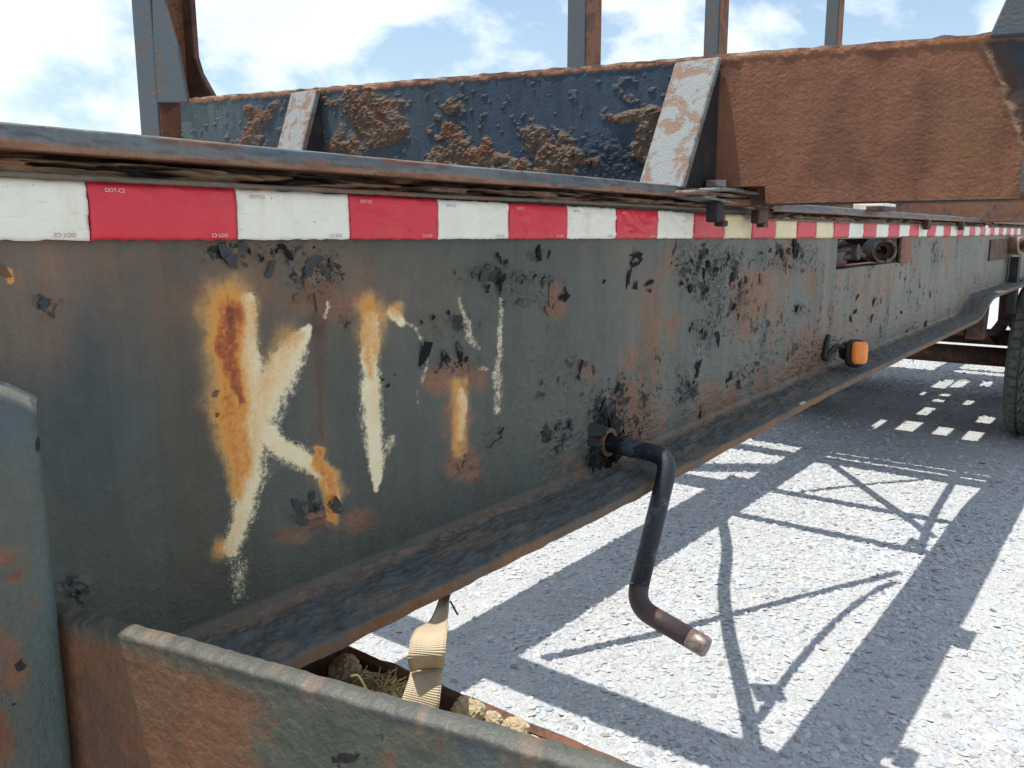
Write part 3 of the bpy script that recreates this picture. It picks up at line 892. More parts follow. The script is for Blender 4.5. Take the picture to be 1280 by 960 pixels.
pipe_c = (px_X(1119) + .06, YW + .075, (HZ0 + HZ1) / 2)
pb = ring('pipe_bracket', pipe_c, (-1, -.62, 0), .042, .034, .12, 'gusset', trailer)
ring('inner_sleeve', (pipe_c[0] - .02, pipe_c[1] - .012, pipe_c[2]), (-1, -.62, 0), .032, .018, .07, 'brown', pb)
box('mount_plate', (HX1 + .002, px_X(1141)), (YW - .009, YW - .001), (HZ0 - .002, HZ1 + .006), 'stake_brown', pb, .004)
rp = random.Random(8)
for k in range(8):
    o = link('scale_flake', FL['flake_rust'][k], None, pb)
    a_ = rp.uniform(0, 6.28)
    o.location = (pipe_c[0] - .10 - math.cos(a_) * .018, pipe_c[1] - .066 + math.cos(a_) * .03, pipe_c[2] + math.sin(a_) * .036)
    o.rotation_euler = (rp.uniform(-.5, .5), a_, rp.uniform(-.5, .5))
    o.scale = (.012, .012, .016)
p2 = on_Y(1268, 307, YW - .03)
pb2 = ring('pipe_bracket', (p2.x, YW + .01, p2.z), (-.7, -1, 0), .055, .036, .12, 'edge', trailer)
box('mount_plate', (p2.x - .75, p2.x + .1), (YW - .010, YW - .001), (p2.z - .075, p2.z + .04), 'brown', pb2)
box('hanger_strap', (p2.x + .02, p2.x + .12), (YW - .06, YW - .012), (p2.z - .42, p2.z - .07), 'gusset_dark', pb2)

# ---- top rail lying on the beam, two lengths
def rail(name, x0, x1, zoff, parent, nu, seed, label=None):
    prof = np.array([(.90, .0868), (.738, .0868), (.7362, .0860), (.735, .0845), (.735, .0675), (.736, .0660), (.757, .0655), (.763, .0635), (.758, .0605), (.750, .0600), (.746, .0570), (.748, .0535), (.753, .0515), (.7535, .0505), (.7500, .0500), (.7490, .0475), (.7500, .0449), (.763, .0447)])
    seg = np.hypot(*np.diff(prof, axis=0).T)
    seg[0] = 0.03
    s = np.concatenate([[0], np.cumsum(seg)]); s /= s[-1]
    v = np.linspace(0, 1, 72)
    yy, zz = np.interp(v, s, prof[:, 0]), np.interp(v, s, prof[:, 1])
    xs = x0 + (x1 - x0) * np.linspace(0, 1, nu) ** 1.35
    XX, VV = np.meshgrid(xs, v)
    YY, ZZ = np.repeat(yy[:, None], nu, 1), np.repeat(zz[:, None], nu, 1)
    crust = sm(.0660, .0625, ZZ) * sm(.0495, .0525, ZZ)
    n1 = fbm(XX * 30, ZZ * 260, seed, 5); n2 = fbm(XX * 7, ZZ * 60, seed + 2, 4); n3 = fbm(XX * 120, ZZ * 400, seed + 4, 3)
    YY = YY - (fbm(XX * 45, ZZ * 300, seed + 3, 4) - .5) * .0022 * sm(.064, .07, ZZ)
    YY = YY - crust * (n1 - .5) * .022 - crust * (n3 - .5) * .006 + (n2 - .5) * .003
    ZZ = ZZ + crust * (n2 - .5) * .006 + (fbm(XX * 2.5, ZZ * 0, seed, 3) - .5) * .003
    hollow = crust * sm(.56, .66, fbm(XX * 14, ZZ * 160, seed + 1, 4))
    YY = YY + hollow * .022
    c = np.ones(XX.shape + (3,)) * A(92, 103, 114)
    z0 = np.interp(v, s, prof[:, 1])[:, None] + 0 * XX
    c = mixc(c, A(62, 80, 104), sm(.45, .6, n2) * .5 * sm(.070, .074, z0))
    c = mixc(c, A(128, 98, 80), sm(.0755, .0690, z0 + (n2 - .5) * .012))
    c = mixc(c, A(96, 78, 60), crust)
    c = mixc(c, A(38, 26, 22), sm(.0600, .0620, z0) * sm(.0665, .0650, z0) * .95)
    c = mixc(c, A(32, 24, 20), hollow)
    c = mixc(c, A(84, 86, 84), sm(.0515, .0495, z0) * (.6 + .4 * n1))
    c = mixc(c, A(112, 76, 58), sm(.56, .70, fbm(XX * 16, ZZ * 120, seed + 5, 5)) * .75)
    c = mixc(c, A(58, 56, 56), sm(.58, .66, fbm(XX * 40, ZZ * 220, seed + 6, 4)) * .5)
    Pp = np.stack([XX, YY, ZZ + E + zoff], -1)
    o = grid_obj(name, Pp, c, np.stack([0 * XX, hollow * .0, 0 * XX], -1), 'rail', parent)
    # end caps
    for xe in (x0, x1):
        box('rail_end', (xe - .004, xe + .004), (.742, .90), (E + zoff + .050, E + zoff + .081), 'brown', o, .001, 1)
    return o
rail1 = rail('top_rail', -1.5, 1.66, 0.0, beam, 620, 3)
IDENT[rail1.name] = Matrix()
rail2 = rail('top_rail', 1.98, 5.0, -0.016, beam, 300, 6)
rail3 = rail('top_rail', 5.2, 10.4, -0.016, beam, 120, 8)

# ---- reflective tape, six-inch pieces in alternating colours
tape = link('reflective_tape', None, None, trailer)
IDENT['reflective_tape'] = Matrix()
tape['label'] = 'red and white reflective tape strip along the top of the web'
def tape_low(X):
    return E - .006 - .0085 * np.clip((X - .3) / 2.2, 0, 1)
SEG = 0.1524
X0 = 0.3842
rt = random.Random(9)
for i in range(-6, 40):
    xa, xb = X0 + SEG * i, X0 + SEG * (i + 1)
    nu, nv = (40, 16) if i < 8 else (14, 8)
    lean0, lean1 = (rt.uniform(-.0012, .0012) for _ in range(2)) if i else (0, 0)
    xx, v = np.meshgrid(np.linspace(xa + .0006, xb - .0006, nu), np.linspace(0, 1, nv))
    zz = tape_low(xx) + .0508 * v
    # scalloped sealing along both borders
    f = fbm(xx * 22, zz * 30, 2 + i % 5, 4)
    wr = 1 - np.abs(2 * fbm(xx * 16 + zz * 20, zz * 28, 5 + i % 4, 3) - 1)
    bulge = .0012 + .0030 * f + .0016 * sm(.80, .97, wr)
    edge = np.minimum(np.minimum(v, 1 - v) * 8, 1)
    yy = YW - .0042 - bulge * (.5 + .5 * edge)
    zz = zz + (v < .01) * (vn(xx * 130, zz * 0, 3) - .5) * .0016 + (v > .99) * (vn(xx * 110, zz * 0, 4) - .5) * .0018
    red = i % 2 == 0
    mat = 'tape_red' if red else ('tape_cream' if i in (9, 11, 13) else 'tape_white')
    o = grid_obj('tape_segment', np.stack([xx, yy, zz], -1), zeros3(xx), zeros3(xx), mat, tape, (0, .003, 0))
    o['label'] = ('red ' if red else 'yellowed white ' if mat == 'tape_cream' else 'white ') + 'piece of reflective tape'
    if i <= 6:                                     # certification mark printed on each piece, twice
        for (fx, fz, ang) in ((.10, .83, 0), (.91, .12, math.pi)):
            cu = bpy.data.curves.new('printed_mark', 'FONT')
            cu.body = 'DOT-C2'
            cu.size = .0050
            cu.align_x = 'LEFT'
            to = bpy.data.objects.new('printed_mark', cu)
            C.objects.link(to)
            dg = bpy.context.evaluated_depsgraph_get()
            me = bpy.data.meshes.new_from_object(to.evaluated_get(dg))
            bpy.data.objects.remove(to)
            me.materials.clear()
            o2 = link('printed_mark', me, 'print_pale' if red else 'print_red', tape)
            lx = xa + SEG * fx
            o2.location = (lx, YW - .0092, float(tape_low(lx)) + .0508 * fz)
            o2.rotation_euler = (R(90), ang, 0)
    if i < 10:                                     # scalloped stitches of dirt along the lower and upper border
        pass

# ---- crank handle of the landing gear
c0 = on_Y(752, 551, YW)
c1 = on_X(838, 571, c0.x)
c2 = on_Y(793, 757, c1.y)
c3 = on_X(884, 810, c2.x)
cpath = fillet([(c0.x, YW + .03, c0.z), c1, c2, c3], .034, 8)
mid = 10
cr_ = .0160
crank = tube('crank_handle', cpath[:mid + 1], cr_, 'crank', trailer, 22)
crank['label'] = 'black steel crank bent twice with a bare worn tip'
IDENT['crank_handle'] = Matrix()
dirv = (Vector(cpath[-1]) - Vector(cpath[-2])).normalized()
endp = Vector(cpath[-1]) - dirv * .032
# the part that shows brown begins near the lower bend
low = [cpath[mid] + (cpath[mid] - cpath[mid - 1]) * 0.0] + list(cpath[mid + 1:-1]) + [endp]
tube('grip', low, cr_ + .0004, 'crank_brown', crank, 22)
tube('worn_tip', [endp, endp + dirv * .029, endp + dirv * .032], [cr_ + .0006, cr_ + .0006, cr_ - .0012], 'crank_tip', crank, 22)
bm = bmesh.new()                                    # torn ragged opening round the shaft
n = 26
rr = random.Random(5)
inner, outer = [], []
for k in range(n):
    a = 6.283 * k / n
    u = Vector((math.cos(a) * .7, 0, math.sin(a)))
    inner.append(bm.verts.new(Vector((c0.x, YW - .006 - rr.random() * .018, c0.z)) + u * (.026 + rr.random() * .022)))
    outer.append(bm.verts.new(Vector((c0.x, YW - .002, c0.z)) + u * (.055 + rr.random() * .030)))
for k in range(n):
    bm.faces.new((inner[k], inner[(k + 1) % n], outer[(k + 1) % n], outer[k]))
from_bm('torn_collar', bm, 'gusset_dark', crank)
ring('bushing', (c0.x, YW - .001, c0.z), (0, -1, 0), .026, .0178, .016, 'frame', crank, 28)
for k in range(12):
    a = 6.283 * k / 12 + rr.uniform(-.2, .2)
    o = link('scale_flake', FL['flake_black'][k % 9], None, crank)
    rad = rr.uniform(.034, .07)
    o.location = (c0.x + math.cos(a) * rad * .75, YW - .010, c0.z + math.sin(a) * rad)
    o.rotation_euler = (0, rr.uniform(0, 6.28), 0)
    o.scale = (.014, .014, .020)

# ---- amber side marker on the bottom flange
lc = on_Y(1068, 452, .688)
lc.z = max(lc.z, E - .392 + .046)
lamp = None
bm = bmesh.new()
def oval_solid(name, c, w, h, depth, mat, parent, nrm, pw=3.0, n=32, dome=0.0):
    nrm = Vector(nrm).normalized(); side = Vector((0, 0, 1)).cross(nrm).normalized(); upv = nrm.cross(side)
    bm = bmesh.new()
    def loop(k, off):
        L = []
        for i in range(n):
            a = 6.28319 * i / n
            ca, sa = math.cos(a), math.sin(a)
            q = (abs(ca) ** pw + abs(sa) ** pw) ** (-1 / pw)
            L.append(bm.verts.new(Vector(c) + side * (ca * q * w * k) + upv * (sa * q * h * k) + nrm * off))
        return L
    L = [loop(1, 0), loop(1, depth * .8), loop(.93, depth), loop(.55, depth + dome)]
    for a, b in zip(L[:-1], L[1:]):
        for i in range(n):
            bm.faces.new((a[i], a[(i + 1) % n], b[(i + 1) % n], b[i]))
    bm.faces.new(L[0]); bm.faces.new(L[-1])
    return from_bm(name, bm, mat, parent, True)
ldir = Vector((-.86, -.50, .03))
lamp = oval_solid('marker_lamp', lc, .030, .041, .014, 'black', trailer, ldir, 3.2)
lamp['label'] = 'amber side marker lamp in a black oval housing'
IDENT['marker_lamp'] = Matrix()
oval_solid('lens', lc + ldir.normalized() * .0165 + Vector((.0, -.006, .004)), .0225, .032, .012, 'lens', lamp, ldir, 5.0, 32, .005)
box('bracket', (lc.x - .002, lc.x + .16), (lc.y + .012, YW - .001), (lc.z - .060, lc.z - .052), 'brown', lamp)
tube('lamp_wire', smooth_path([(lc.x + .01, lc.y + .02, lc.z), (lc.x - .03, lc.y + .045, lc.z + .02), (lc.x - .07, YW - .012, lc.z - .015), (lc.x - .03, YW - .006, lc.z + .05)]), .008, 'hose', lamp, 8)
oval_solid('socket', lc + Vector((.035, .035, 0)), .022, .028, .03, 'black', lamp, ldir, 2.2)

# ------------------------------------------------------------------ bolster across the beams
BX = 1.65
Y_A, Y_B = 0.06, 2.62
def bol_top(Y):
    return E + .3176 - .0 + (Y - .262) * (.4206 - .3176) / (2.554 - .262)
pxs = np.concatenate([np.arange(190, 1420, 2.2)])
Ys = []
for q in pxs:
    v = ray(q, 150.0); Ys.append(v[1] * BX / v[0])
Ys = np.array(Ys)
Y_B = 2.60
Ys = Ys[(Ys > Y_A) & (Ys < Y_B)]
Ys = np.concatenate([[Y_B], Ys, [Y_A]])
_yn = on_X(957, 250, BX).y
Ys[np.argmin(abs(Ys - _yn - .0015))] = _yn + .0004
Ys[np.argmin(abs(Ys - _yn + .0015))] = _yn - .0004
YB2, VB2 = np.meshgrid(Ys, np.linspace(0, 1, 130))
YN = on_X(957, 250, BX).y
zb = np.where(YB2 > YN, E + .090, E + .056)
ZB2 = zb + (bol_top(YB2) - zb) * VB2
PB = np.stack([np.full_like(YB2, BX), YB2, ZB2], -1)
px, py = to_px(PB)
nA = fbm(YB2 * 12, ZB2 * 12, 2, 5); nB = fbm(YB2 * 60, ZB2 * 60, 4, 4); nC = fbm(YB2 * 25, ZB2 * 4, 7, 4)
wpx = px + (fbm(YB2 * 25, ZB2 * 25, 1) - .5) * 46
wpy = py + (fbm(YB2 * 25, ZB2 * 25, 5) - .5) * 40
cb = np.ones(YB2.shape + (3,)) * A(48, 64, 84)
cb = mixc(cb, A(84, 98, 106), blob(px, py, 250, 150, 60, 50) * .8)
cb = mixc(cb, A(68, 80, 90), blob(px, py, 440, 150, 110, 60) * .7)
cb = mixc(cb, A(38, 50, 66), sm(.45, .65, nC) * .55)
cb = mixc(cb, A(26, 36, 50), blob(px, py, 770, 200, 80, 26) * .7)
crust = np.zeros_like(px)
for (x, y, a, b, s) in ((315, 170, 24, 22, .8), (330, 140, 22, 14, .6), (455, 140, 40, 26, .9), (480, 155, 40, 34, .8), (430, 185, 40, 20, .6), (565, 130, 12, 14, .8), (555, 165, 22, 12, .8), (580, 185, 28, 20, 1), (560, 200, 40, 12, .8),
                        (600, 195, 28, 18, .9), (665, 175, 18, 18, .9), (640, 205, 30, 14, .8), (700, 195, 24, 24, 1), (705, 168, 24, 12, .6), (670, 215, 26, 10, .8), (790, 143, 38, 10, .9), (812, 150, 16, 24, 1), (810, 185, 14, 20, .6),
                        (405, 130, 12, 12, .6), (530, 205, 16, 10, .8), (740, 200, 20, 10, .5), (785, 118, 10, 8, .4)):
    crust = np.maximum(crust, blob(wpx, wpy, x, y, a, b, 0, 1.3) * s)
left = sm(880, 872, px)
crust *= left
cm = sm(.28, .50, crust + (nB - .5) * .5)
cb = mixc(cb, A(88, 76, 66) * (0.7 + .6 * nB[..., None]), cm * .85)
cb = mixc(cb, A(90, 62, 51), .7 * cm * sm(.5, .62, fbm(YB2 * 22, ZB2 * 22, 9, 3)))
blister = sm(.76, .82, fbm(YB2 * 70, ZB2 * 70, 6, 2)) * left
cb = mixc(cb, A(84, 88, 90), blister * .5)
# the rust-brown half
right = 1 - sm(866, 876, px)
right = 1 - right
brown = A(112, 80, 68)
cr2 = np.ones(YB2.shape + (3,)) * brown
cr2 = mixc(cr2, A(90, 65, 57), sm(.42, .62, nA) * .7)
cr2 = mixc(cr2, A(112, 84, 66), blob(px, py, 1215, 170, 40, 90) * .8)
edge_x = 1226 + np.interp(py, [40, 60, 90, 120, 150, 185, 260], [0, 4, 22, 32, 44, 56, 66]) + (nB - .5) * 12
out = sm(edge_x - 2, edge_x + 4, px)
cr2 = mixc(cr2, A(60, 54, 54), out * .9)
cr2 = mixc(cr2, A(52, 62, 74), out * sm(.45, .6, nA))
lip = np.exp(-((px - edge_x + 2) / 6.0) ** 2)
cr2 = mixc(cr2, A(122, 98, 86), lip * .8)
cb = cb * (1 - right[..., None]) + cr2 * right[..., None]
topm = sm(.955, .985, VB2 + (nB - .5) * .05)
cb = mixc(cb, A(136, 98, 76), topm * .8)
cb *= (0.85 + .3 * nC)[..., None]
rg = 1 - np.abs(2 * fbm(YB2 * 45, ZB2 * 45, 3, 5, .65) - 1)
db = crust * .010 * (rg ** 2.2 * 1.1 + .5 * fbm(YB2 * 120, ZB2 * 120, 6, 3)) * cm
cb = mixc(cb, A(44, 36, 32), cm * sm(.55, .35, rg) * .7)
db += blister * .003
lowtex = blob(px, py, 760, 205, 90, 26)
db += lowtex * (fbm(YB2 * 90, ZB2 * 130, 2, 3) - .4) * .010 * left
db += right * ((fbm(YB2 * 190, ZB2 * 230, 8, 3) - .5) * .0008 + (nA - .5) * .0012)
db += lip * right * (.001 + .005 * nB)
db += topm * .004 * nB
PB[..., 0] -= db
mb = np.stack([0 * px, np.clip(blob(wpx, wpy, 770, 205, 90, 30) * .3 * left, 0, 1), 0 * px], -1)
bol = grid_obj('bolster', PB, cb, mb, 'bol', trailer, (.012, 0, 0), None, False)
bol['label'] = 'bolster across the beams, blue crusted half and bare rust-brown half'
IDENT['bolster'] = Matrix()
# top and rear of the bolster
def bol_slab(name, y0, y1, x0, x1, za, zb_, mat, nseg=60, ampl=.003, seed=1):
    """slab following the sloping top of the bolster with an eroded edge"""
    bm = bmesh.new()
    L = []
    for k in range(nseg + 1):
        y = y0 + (y1 - y0) * k / nseg
        j = lambda s: (float(vn(np.array(y * 45.0 + s), np.array(seed * 3.7 + s), 2)) - .5) * 2 * ampl
        t = bol_top(y)
        L.append([bm.verts.new((x0 + j(1), y, t + za)), bm.verts.new((x0 + j(2), y, t + zb_ + j(3))), bm.verts.new((x1, y, t + zb_ + j(4))), bm.verts.new((x1, y, t + za))])
    for a, b in zip(L[:-1], L[1:]):
        for i in range(4):
            bm.faces.new((a[i], a[(i + 1) % 4], b[(i + 1) % 4], b[i]))
    bm.faces.new(L[0]); bm.faces.new(L[-1][::-1])
    return from_bm(name, bm, mat, bol)
bol_slab('top_plate', Y_A, Y_B, BX + .001, BX + .125, -.002, .006, 'edge', 260, .0022, 1)
bol_slab('rear_rail', .36, 1.16, BX + .095, BX + .13, .004, .019, 'stake_brown', 90, .002, 2)
prism('rear_plate', [(BX + .112, Y_A, E + .056), (BX + .112, Y_B, E + .056), (BX + .112, Y_B, bol_top(Y_B) - .007), (BX + .112, Y_A, bol_top(Y_A) - .007)], (.012, 0, 0), 'frame', bol)

# ---- gussets bracing the bolster: sloping flaked face, cheeks coloured dark for their shade
def gusset(ya, yb, foot, za, zfoot, parent):
    """ya < yb edges across; foot = reach out from the bolster face"""
    za_, zb_ = za, zfoot
    g = prism('gusset', [(BX - .004, ya, za_), (BX - .022, ya, za_), (BX - foot, ya, zb_), (BX - foot + .020, ya, zb_)], (0, yb - ya, 0), 'gusset', parent, .0025)
    prism('cheek', [(BX - .002, ya + .006, za_ - .01), (BX - foot + .022, ya + .006, zb_ + .002), (BX - .002, ya + .006, zb_ + .002)], (0, .008, 0), 'gusset_dark', parent, .001)
    prism('cheek', [(BX - .002, yb - .014, za_ - .01), (BX - foot + .022, yb - .014, zb_ + .002), (BX - .002, yb - .014, zb_ + .002)], (0, .008, 0), 'gusset_dark', parent, .001)
    return g
gusset(.728, .822, .165, bol_top(.77) - .004, E + .083, bol)
gusset(1.905, 2.015, .135, bol_top(1.93) - .004, E + .083, bol)

# ---- the next bolster farther along, low and dark
b2 = box('bolster', (4.80, 4.92), (-.02, 2.60), (E + .052, E + .205), 'bolster_far', trailer, .004)
IDENT[b2.name] = Matrix()
box('top_plate', (4.79, 4.93), (-.02, 2.60), (E + .206, E + .216), 'edge', b2, .002)
# ---- clamp plates and bolts where the rail ends under the bolster
cl = box('clamp_plate', (1.47, 1.86), (.705, .80), (E + .0700, E + .0775), 'edge', trailer, .003, 2, Matrix.Rotation(R(3), 3, 'Z'))
IDENT['clamp_plate'] = Matrix()
box('upper_plate', (1.53, 1.70), (.690, .79), (E + .0800, E + .0870), 'gusset', cl, .003, 2, Matrix.Rotation(R(-2.5), 3, 'Y') @ Matrix.Rotation(R(5), 3, 'Z'))
box('upper_plate', (1.66, 1.83), (.688, .79), (E + .0790, E + .0850), 'gusset', cl, .003, 2, Matrix.Rotation(R(2), 3, 'Y') @ Matrix.Rotation(R(-4), 3, 'Z'))
box('lower_plate', (1.52, 1.68), (.696, .76), (E + .0600, E + .0655), 'gusset', cl, .002, 2, Matrix.Rotation(R(3), 3, 'Y'))
box('lower_plate', (1.60, 1.82), (.702, .76), (E + .0560, E + .0690), 'stake_brown', cl, .003, 2, Matrix.Rotation(R(-1.5), 3, 'Y'))
box('slot_shade_block', (1.80, 1.93), (.72, .86), (E + .068, E + .096), 'gusset_dark', cl, .003)  # dark block added to stand for the unlit inside of the notch
box('hook', (1.565, 1.60), (.690, .715), (E + .020, E + .058), 'gusset_dark', cl, .005)
box('hook_tip', (1.585, 1.61), (.686, .706), (E + .012, E + .024), 'gusset_dark', cl, .004)
box('hook', (1.86, 1.92), (.722, .742), (E + .020, E + .050), 'brown', cl, .005)
box('hook_tip', (1.885, 1.915), (.720, .738), (E + .012, E + .021), 'brown', cl, .003)
def bolt(x, y, z, parent, r=.017, h=.016):
    bm = bmesh.new()
    bmesh.ops.create_cone(bm, cap_ends=True, segments=6, radius1=r, radius2=r * .94, depth=h)
    bmesh.ops.translate(bm, verts=bm.verts, vec=(x, y, z + h / 2))
    return from_bm('bolt_head', bm, 'gusset', parent)
bolt(1.60, .712, E + .088, cl, .022, .013); bolt(1.76, .715, E + .086, cl, .016, .007); bolt(1.56, .712, E + .0665, cl, .020, .004)
box('lug_block', (3.06, 3.22), (.76, .86), (E + .066, E + .098), 'tape_white', trailer, .004)['label'] = 'pale painted lug block on the rail'
box('keeper_bar', (3.30, 4.35), (.735, .775), (E + .050, E + .058), 'edge', trailer, .003)
for xk in (3.6, 4.3):
    box('keeper_hook', (xk, xk + .05), (.728, .75), (E + .012, E + .050), 'brown', trailer, .004)

# ---- stakes: near and far ends of the first bolster, and those farther along
def stake(y0, x0, zbase, top, full=True, wy=.105, wx=.14):
    s = box('stake', (x0, x0 + wx), (y0, y0 + wy), (zbase, top), 'stake', trailer, .006)
    box('side_plate', (x0 + .006, x0 + wx + .004), (y0 - .006, y0 - .0005), (zbase, top - .004), 'stake_brown', s, .001, 1)
    IDENT[s.name] = Matrix()
    return s
yb0 = on_X(196, 60, BX).y           # inner edge of the far stake face
s1 = stake(yb0, BX - .012, E - .15, E + 1.55, True, .115, .15)
# triangular web plate between stake and bolster, with its sunlit rim
gp = [on_X(193, 128, BX - .010), on_X(234, 128, BX - .010), on_X(221, 60, BX - .010), on_X(205, 5, BX - .010), on_X(188, -80, BX - .010)]
prism('stake_gusset', gp, (.012, 0, 0), 'stake', s1, .002)
# flared inner plate behind it
q = [on_X(230, -120, BX + .10), on_X(238, 0, BX + .10), on_X(243, 70, BX + .10), on_X(249, 90, BX + .10), on_X(268, 124, BX + .10), on_X(200, 124, BX + .10), on_X(180, -120, BX + .10)]
prism('flared_plate', q, (.02, 0, 0), 'brown', s1, .003)
# near end
yn = on_X(1262, 10, BX).y
s2 = stake(yn - .14, BX - .012, E + .06, E + 1.5, True, .10, .15)
gp = [on_X(1236, 46, BX - .014), on_X(1262, -12, BX - .014), on_X(1285, -120, BX - .014), on_X(1330, -120, BX - .014), on_X(1330, 40, BX - .014)]
prism('stake_gusset', gp, (.016, 0, 0), 'stake', s2, .003)
for (pxx, wy, wx) in ((709, .112, .15), (880, .105, .14), (1031, .11, .14)):
    v = ray(pxx, 40.0)
    ye = 2.66
    x = v[0] * ye / v[1]
    s = stake(ye - wy, x, .72, E + 3.0, True, wy, wx)
    box('stake_pocket', (x - .02, x + wx + .02), (1.93, 2.70), (.86, 1.00), 'frame', s, .004)

# ------------------------------------------------------------------ far beam, cross members, hoses: what throws the shadows
def ibeam(y, parent):
    b = box('main_beam', (-1.5, 10.5), (y, y + .012), (E - .425, E + .06), 'frame', parent, .001, 1)
    IDENT[b.name] = Matrix()
    box('bottom_flange', (-1.5, 4.3), (y - .11, y + .12), (E - .441, E - .4255), 'frame', b, .002, 1)
    box('top_flange', (-1.5, 10.5), (y - .06, y + .12), (E + .061, E + .078), 'frame', b, .002, 1)
    return b
ibeam(1.90, trailer)
for (x, w, z0, z1) in ((0.2, .08, .98, 1.12), (3.62, .055, 1.05, 1.16), (4.11, .06, 1.05, 1.16), (5.05, .08, .98, 1.12), (7.2, .10, 1.1, 1.22), (9.2, .10, 1.1, 1.22)):
    box('crossmember', (x, x + w), (YW + .013, 1.898), (z0, z1), 'frame', trailer)
def lift(px_, py_, h):
    """point at height h whose shadow falls on this ground spot"""
    g_ = on_Z(px_, py_, 0)
    return g_ + SUN / SUN.z * h
def hose(pts, h, r, name='air_hose', mat='hose'):
    return tube(name, smooth_path([lift(a, b, h + c) for a, b, c in pts], 6), r, mat, trailer, 8)
a, b = lift(1028, 572, 1.08), lift(1152, 662, 1.08)
d = (b - a).normalized()
tube('diagonal_brace', [a - d * .1, b + d * .12], .026, 'frame', trailer, 8)
hose([(903, 650, .02), (909, 690, 0), (905, 735, -.02), (911, 790, -.03), (925, 850, -.04), (936, 900, -.04), (944, 950, -.02), (950, 1000, 0)], 1.05, .024)
hose([(1125, 716, .03), (1060, 732, 0), (960, 757, -.02), (850, 786, -.03), (760, 806, -.02), (680, 824, 0)], 1.06, .019)
hose([(1118, 728, .03), (1075, 752, 0), (1030, 792, -.02), (985, 845, -.03), (962, 880, -.03), (945, 905, 0)], 1.08, .014)
hose([(1222, 560, .03), (1200, 590, 0), (1172, 635, -.02), (1160, 660, -.02), (1150, 690, 0)], 1.10, .020)
hose([(1215, 592, .02), (1150, 600, 0), (1080, 606, 0), (1000, 616, .02)], 1.12, .016)
hose([(1210, 578, .02), (1130, 574, 0), (1070, 566, 0), (1040, 558, .02)], 1.12, .010)
gk = lift(960, 866, 1.07)
gl = box('hose_coupling', (gk.x - .05, gk.x + .05), (gk.y - .04, gk.y + .04), (gk.z - .03, gk.z + .03), 'gusset_dark', trailer, .01, 2, Matrix.Rotation(R(35), 3, 'Z'))
gk = lift(1146, 680, 1.08)
box('hose_coupling', (gk.x - .05, gk.x + .05), (gk.y - .035, gk.y + .035), (gk.z - .03, gk.z + .03), 'gusset_dark', trailer, .01, 2)
# small fittings on the near beam's far side whose shadows notch the band
for (x, dx) in ((1.95, .10), (2.75, .16)):
    box('rail_lug', (x, x + dx), (.685, .735), (E + .066, E + .080), 'brown', trailer, .003)

# ---- unseen deck plate over the running gear, holes shaped to throw sun patches
HD = E + .045
holes = []
for (x0_, y0_, x1_, y1_) in ((1164, 473, 1190, 486), (1139, 487, 1160, 494), (1192, 474, 1208, 486), (1176, 490, 1190, 496), (1164, 499, 1180, 505), (1226, 477, 1240, 484), (1205, 500, 1216, 508), (1107, 505, 1124, 512),
                             (1150, 508, 1166, 520), (1222, 520, 1243, 530), (1080, 522, 1104, 537), (1124, 525, 1150, 540), (1168, 533, 1190, 545), (1205, 538, 1228, 552)):
    p0, p1 = on_Z(x0_, (y0_ + y1_) / 2, 0), on_Z(x1_, (y0_ + y1_) / 2, 0)
    q0, q1 = on_Z((x0_ + x1_) / 2, y0_, 0), on_Z((x0_ + x1_) / 2, y1_, 0)
    s_ = SUN / SUN.z * HD
    cx_, cy_ = (p0.x + p1.x) / 2 + s_.x, (p0.y + p1.y) / 2 + s_.y
    wx_ = max(abs(q0.x - q1.x) * .85, .10); wy_ = max(abs(p0.y - p1.y) * 1.0, .06)
    holes.append((cx_ - wx_ / 2, cx_ + wx_ / 2, cy_ - wy_ / 2, cy_ + wy_ / 2))
DX0, DX1, DY0, DY1 = 5.10, 9.0, .80, 2.50
cutx = sorted({DX0, DX1} | {v for h in holes for v in h[:2] if DX0 < v < DX1})
cuty = sorted({DY0, DY1} | {v for h in holes for v in h[2:] if DY0 < v < DY1})
bm = bmesh.new()
vt = {}
def gv(i, j, k):
    if (i, j, k) not in vt:
        vt[i, j, k] = bm.verts.new((cutx[i], cuty[j], HD + (.0 if k else -.01)))
    return vt[i, j, k]
solid = {}
for i in range(len(cutx) - 1):
    for j in range(len(cuty) - 1):
        mx, my = (cutx[i] + cutx[i + 1]) / 2, (cuty[j] + cuty[j + 1]) / 2
        solid[i, j] = not any(h[0] < mx < h[1] and h[2] < my < h[3] for h in holes)
for (i, j), ok in solid.items():
    if not ok:
        continue
    for k in (0, 1):
        bm.faces.new([gv(i, j, k), gv(i + 1, j, k), gv(i + 1, j + 1, k), gv(i, j + 1, k)])
    for (di, dj, e0, e1) in ((-1, 0, (i, j), (i, j + 1)), (1, 0, (i + 1, j), (i + 1, j + 1)), (0, -1, (i, j), (i + 1, j)), (0, 1, (i, j + 1), (i + 1, j + 1))):
        if not solid.get((i + di, j + dj), False):
            bm.faces.new([gv(*e0, 0), gv(*e1, 0), gv(*e1, 1), gv(*e0, 1)])
from_bm('shade_deck_plate', bm, 'brown', trailer)

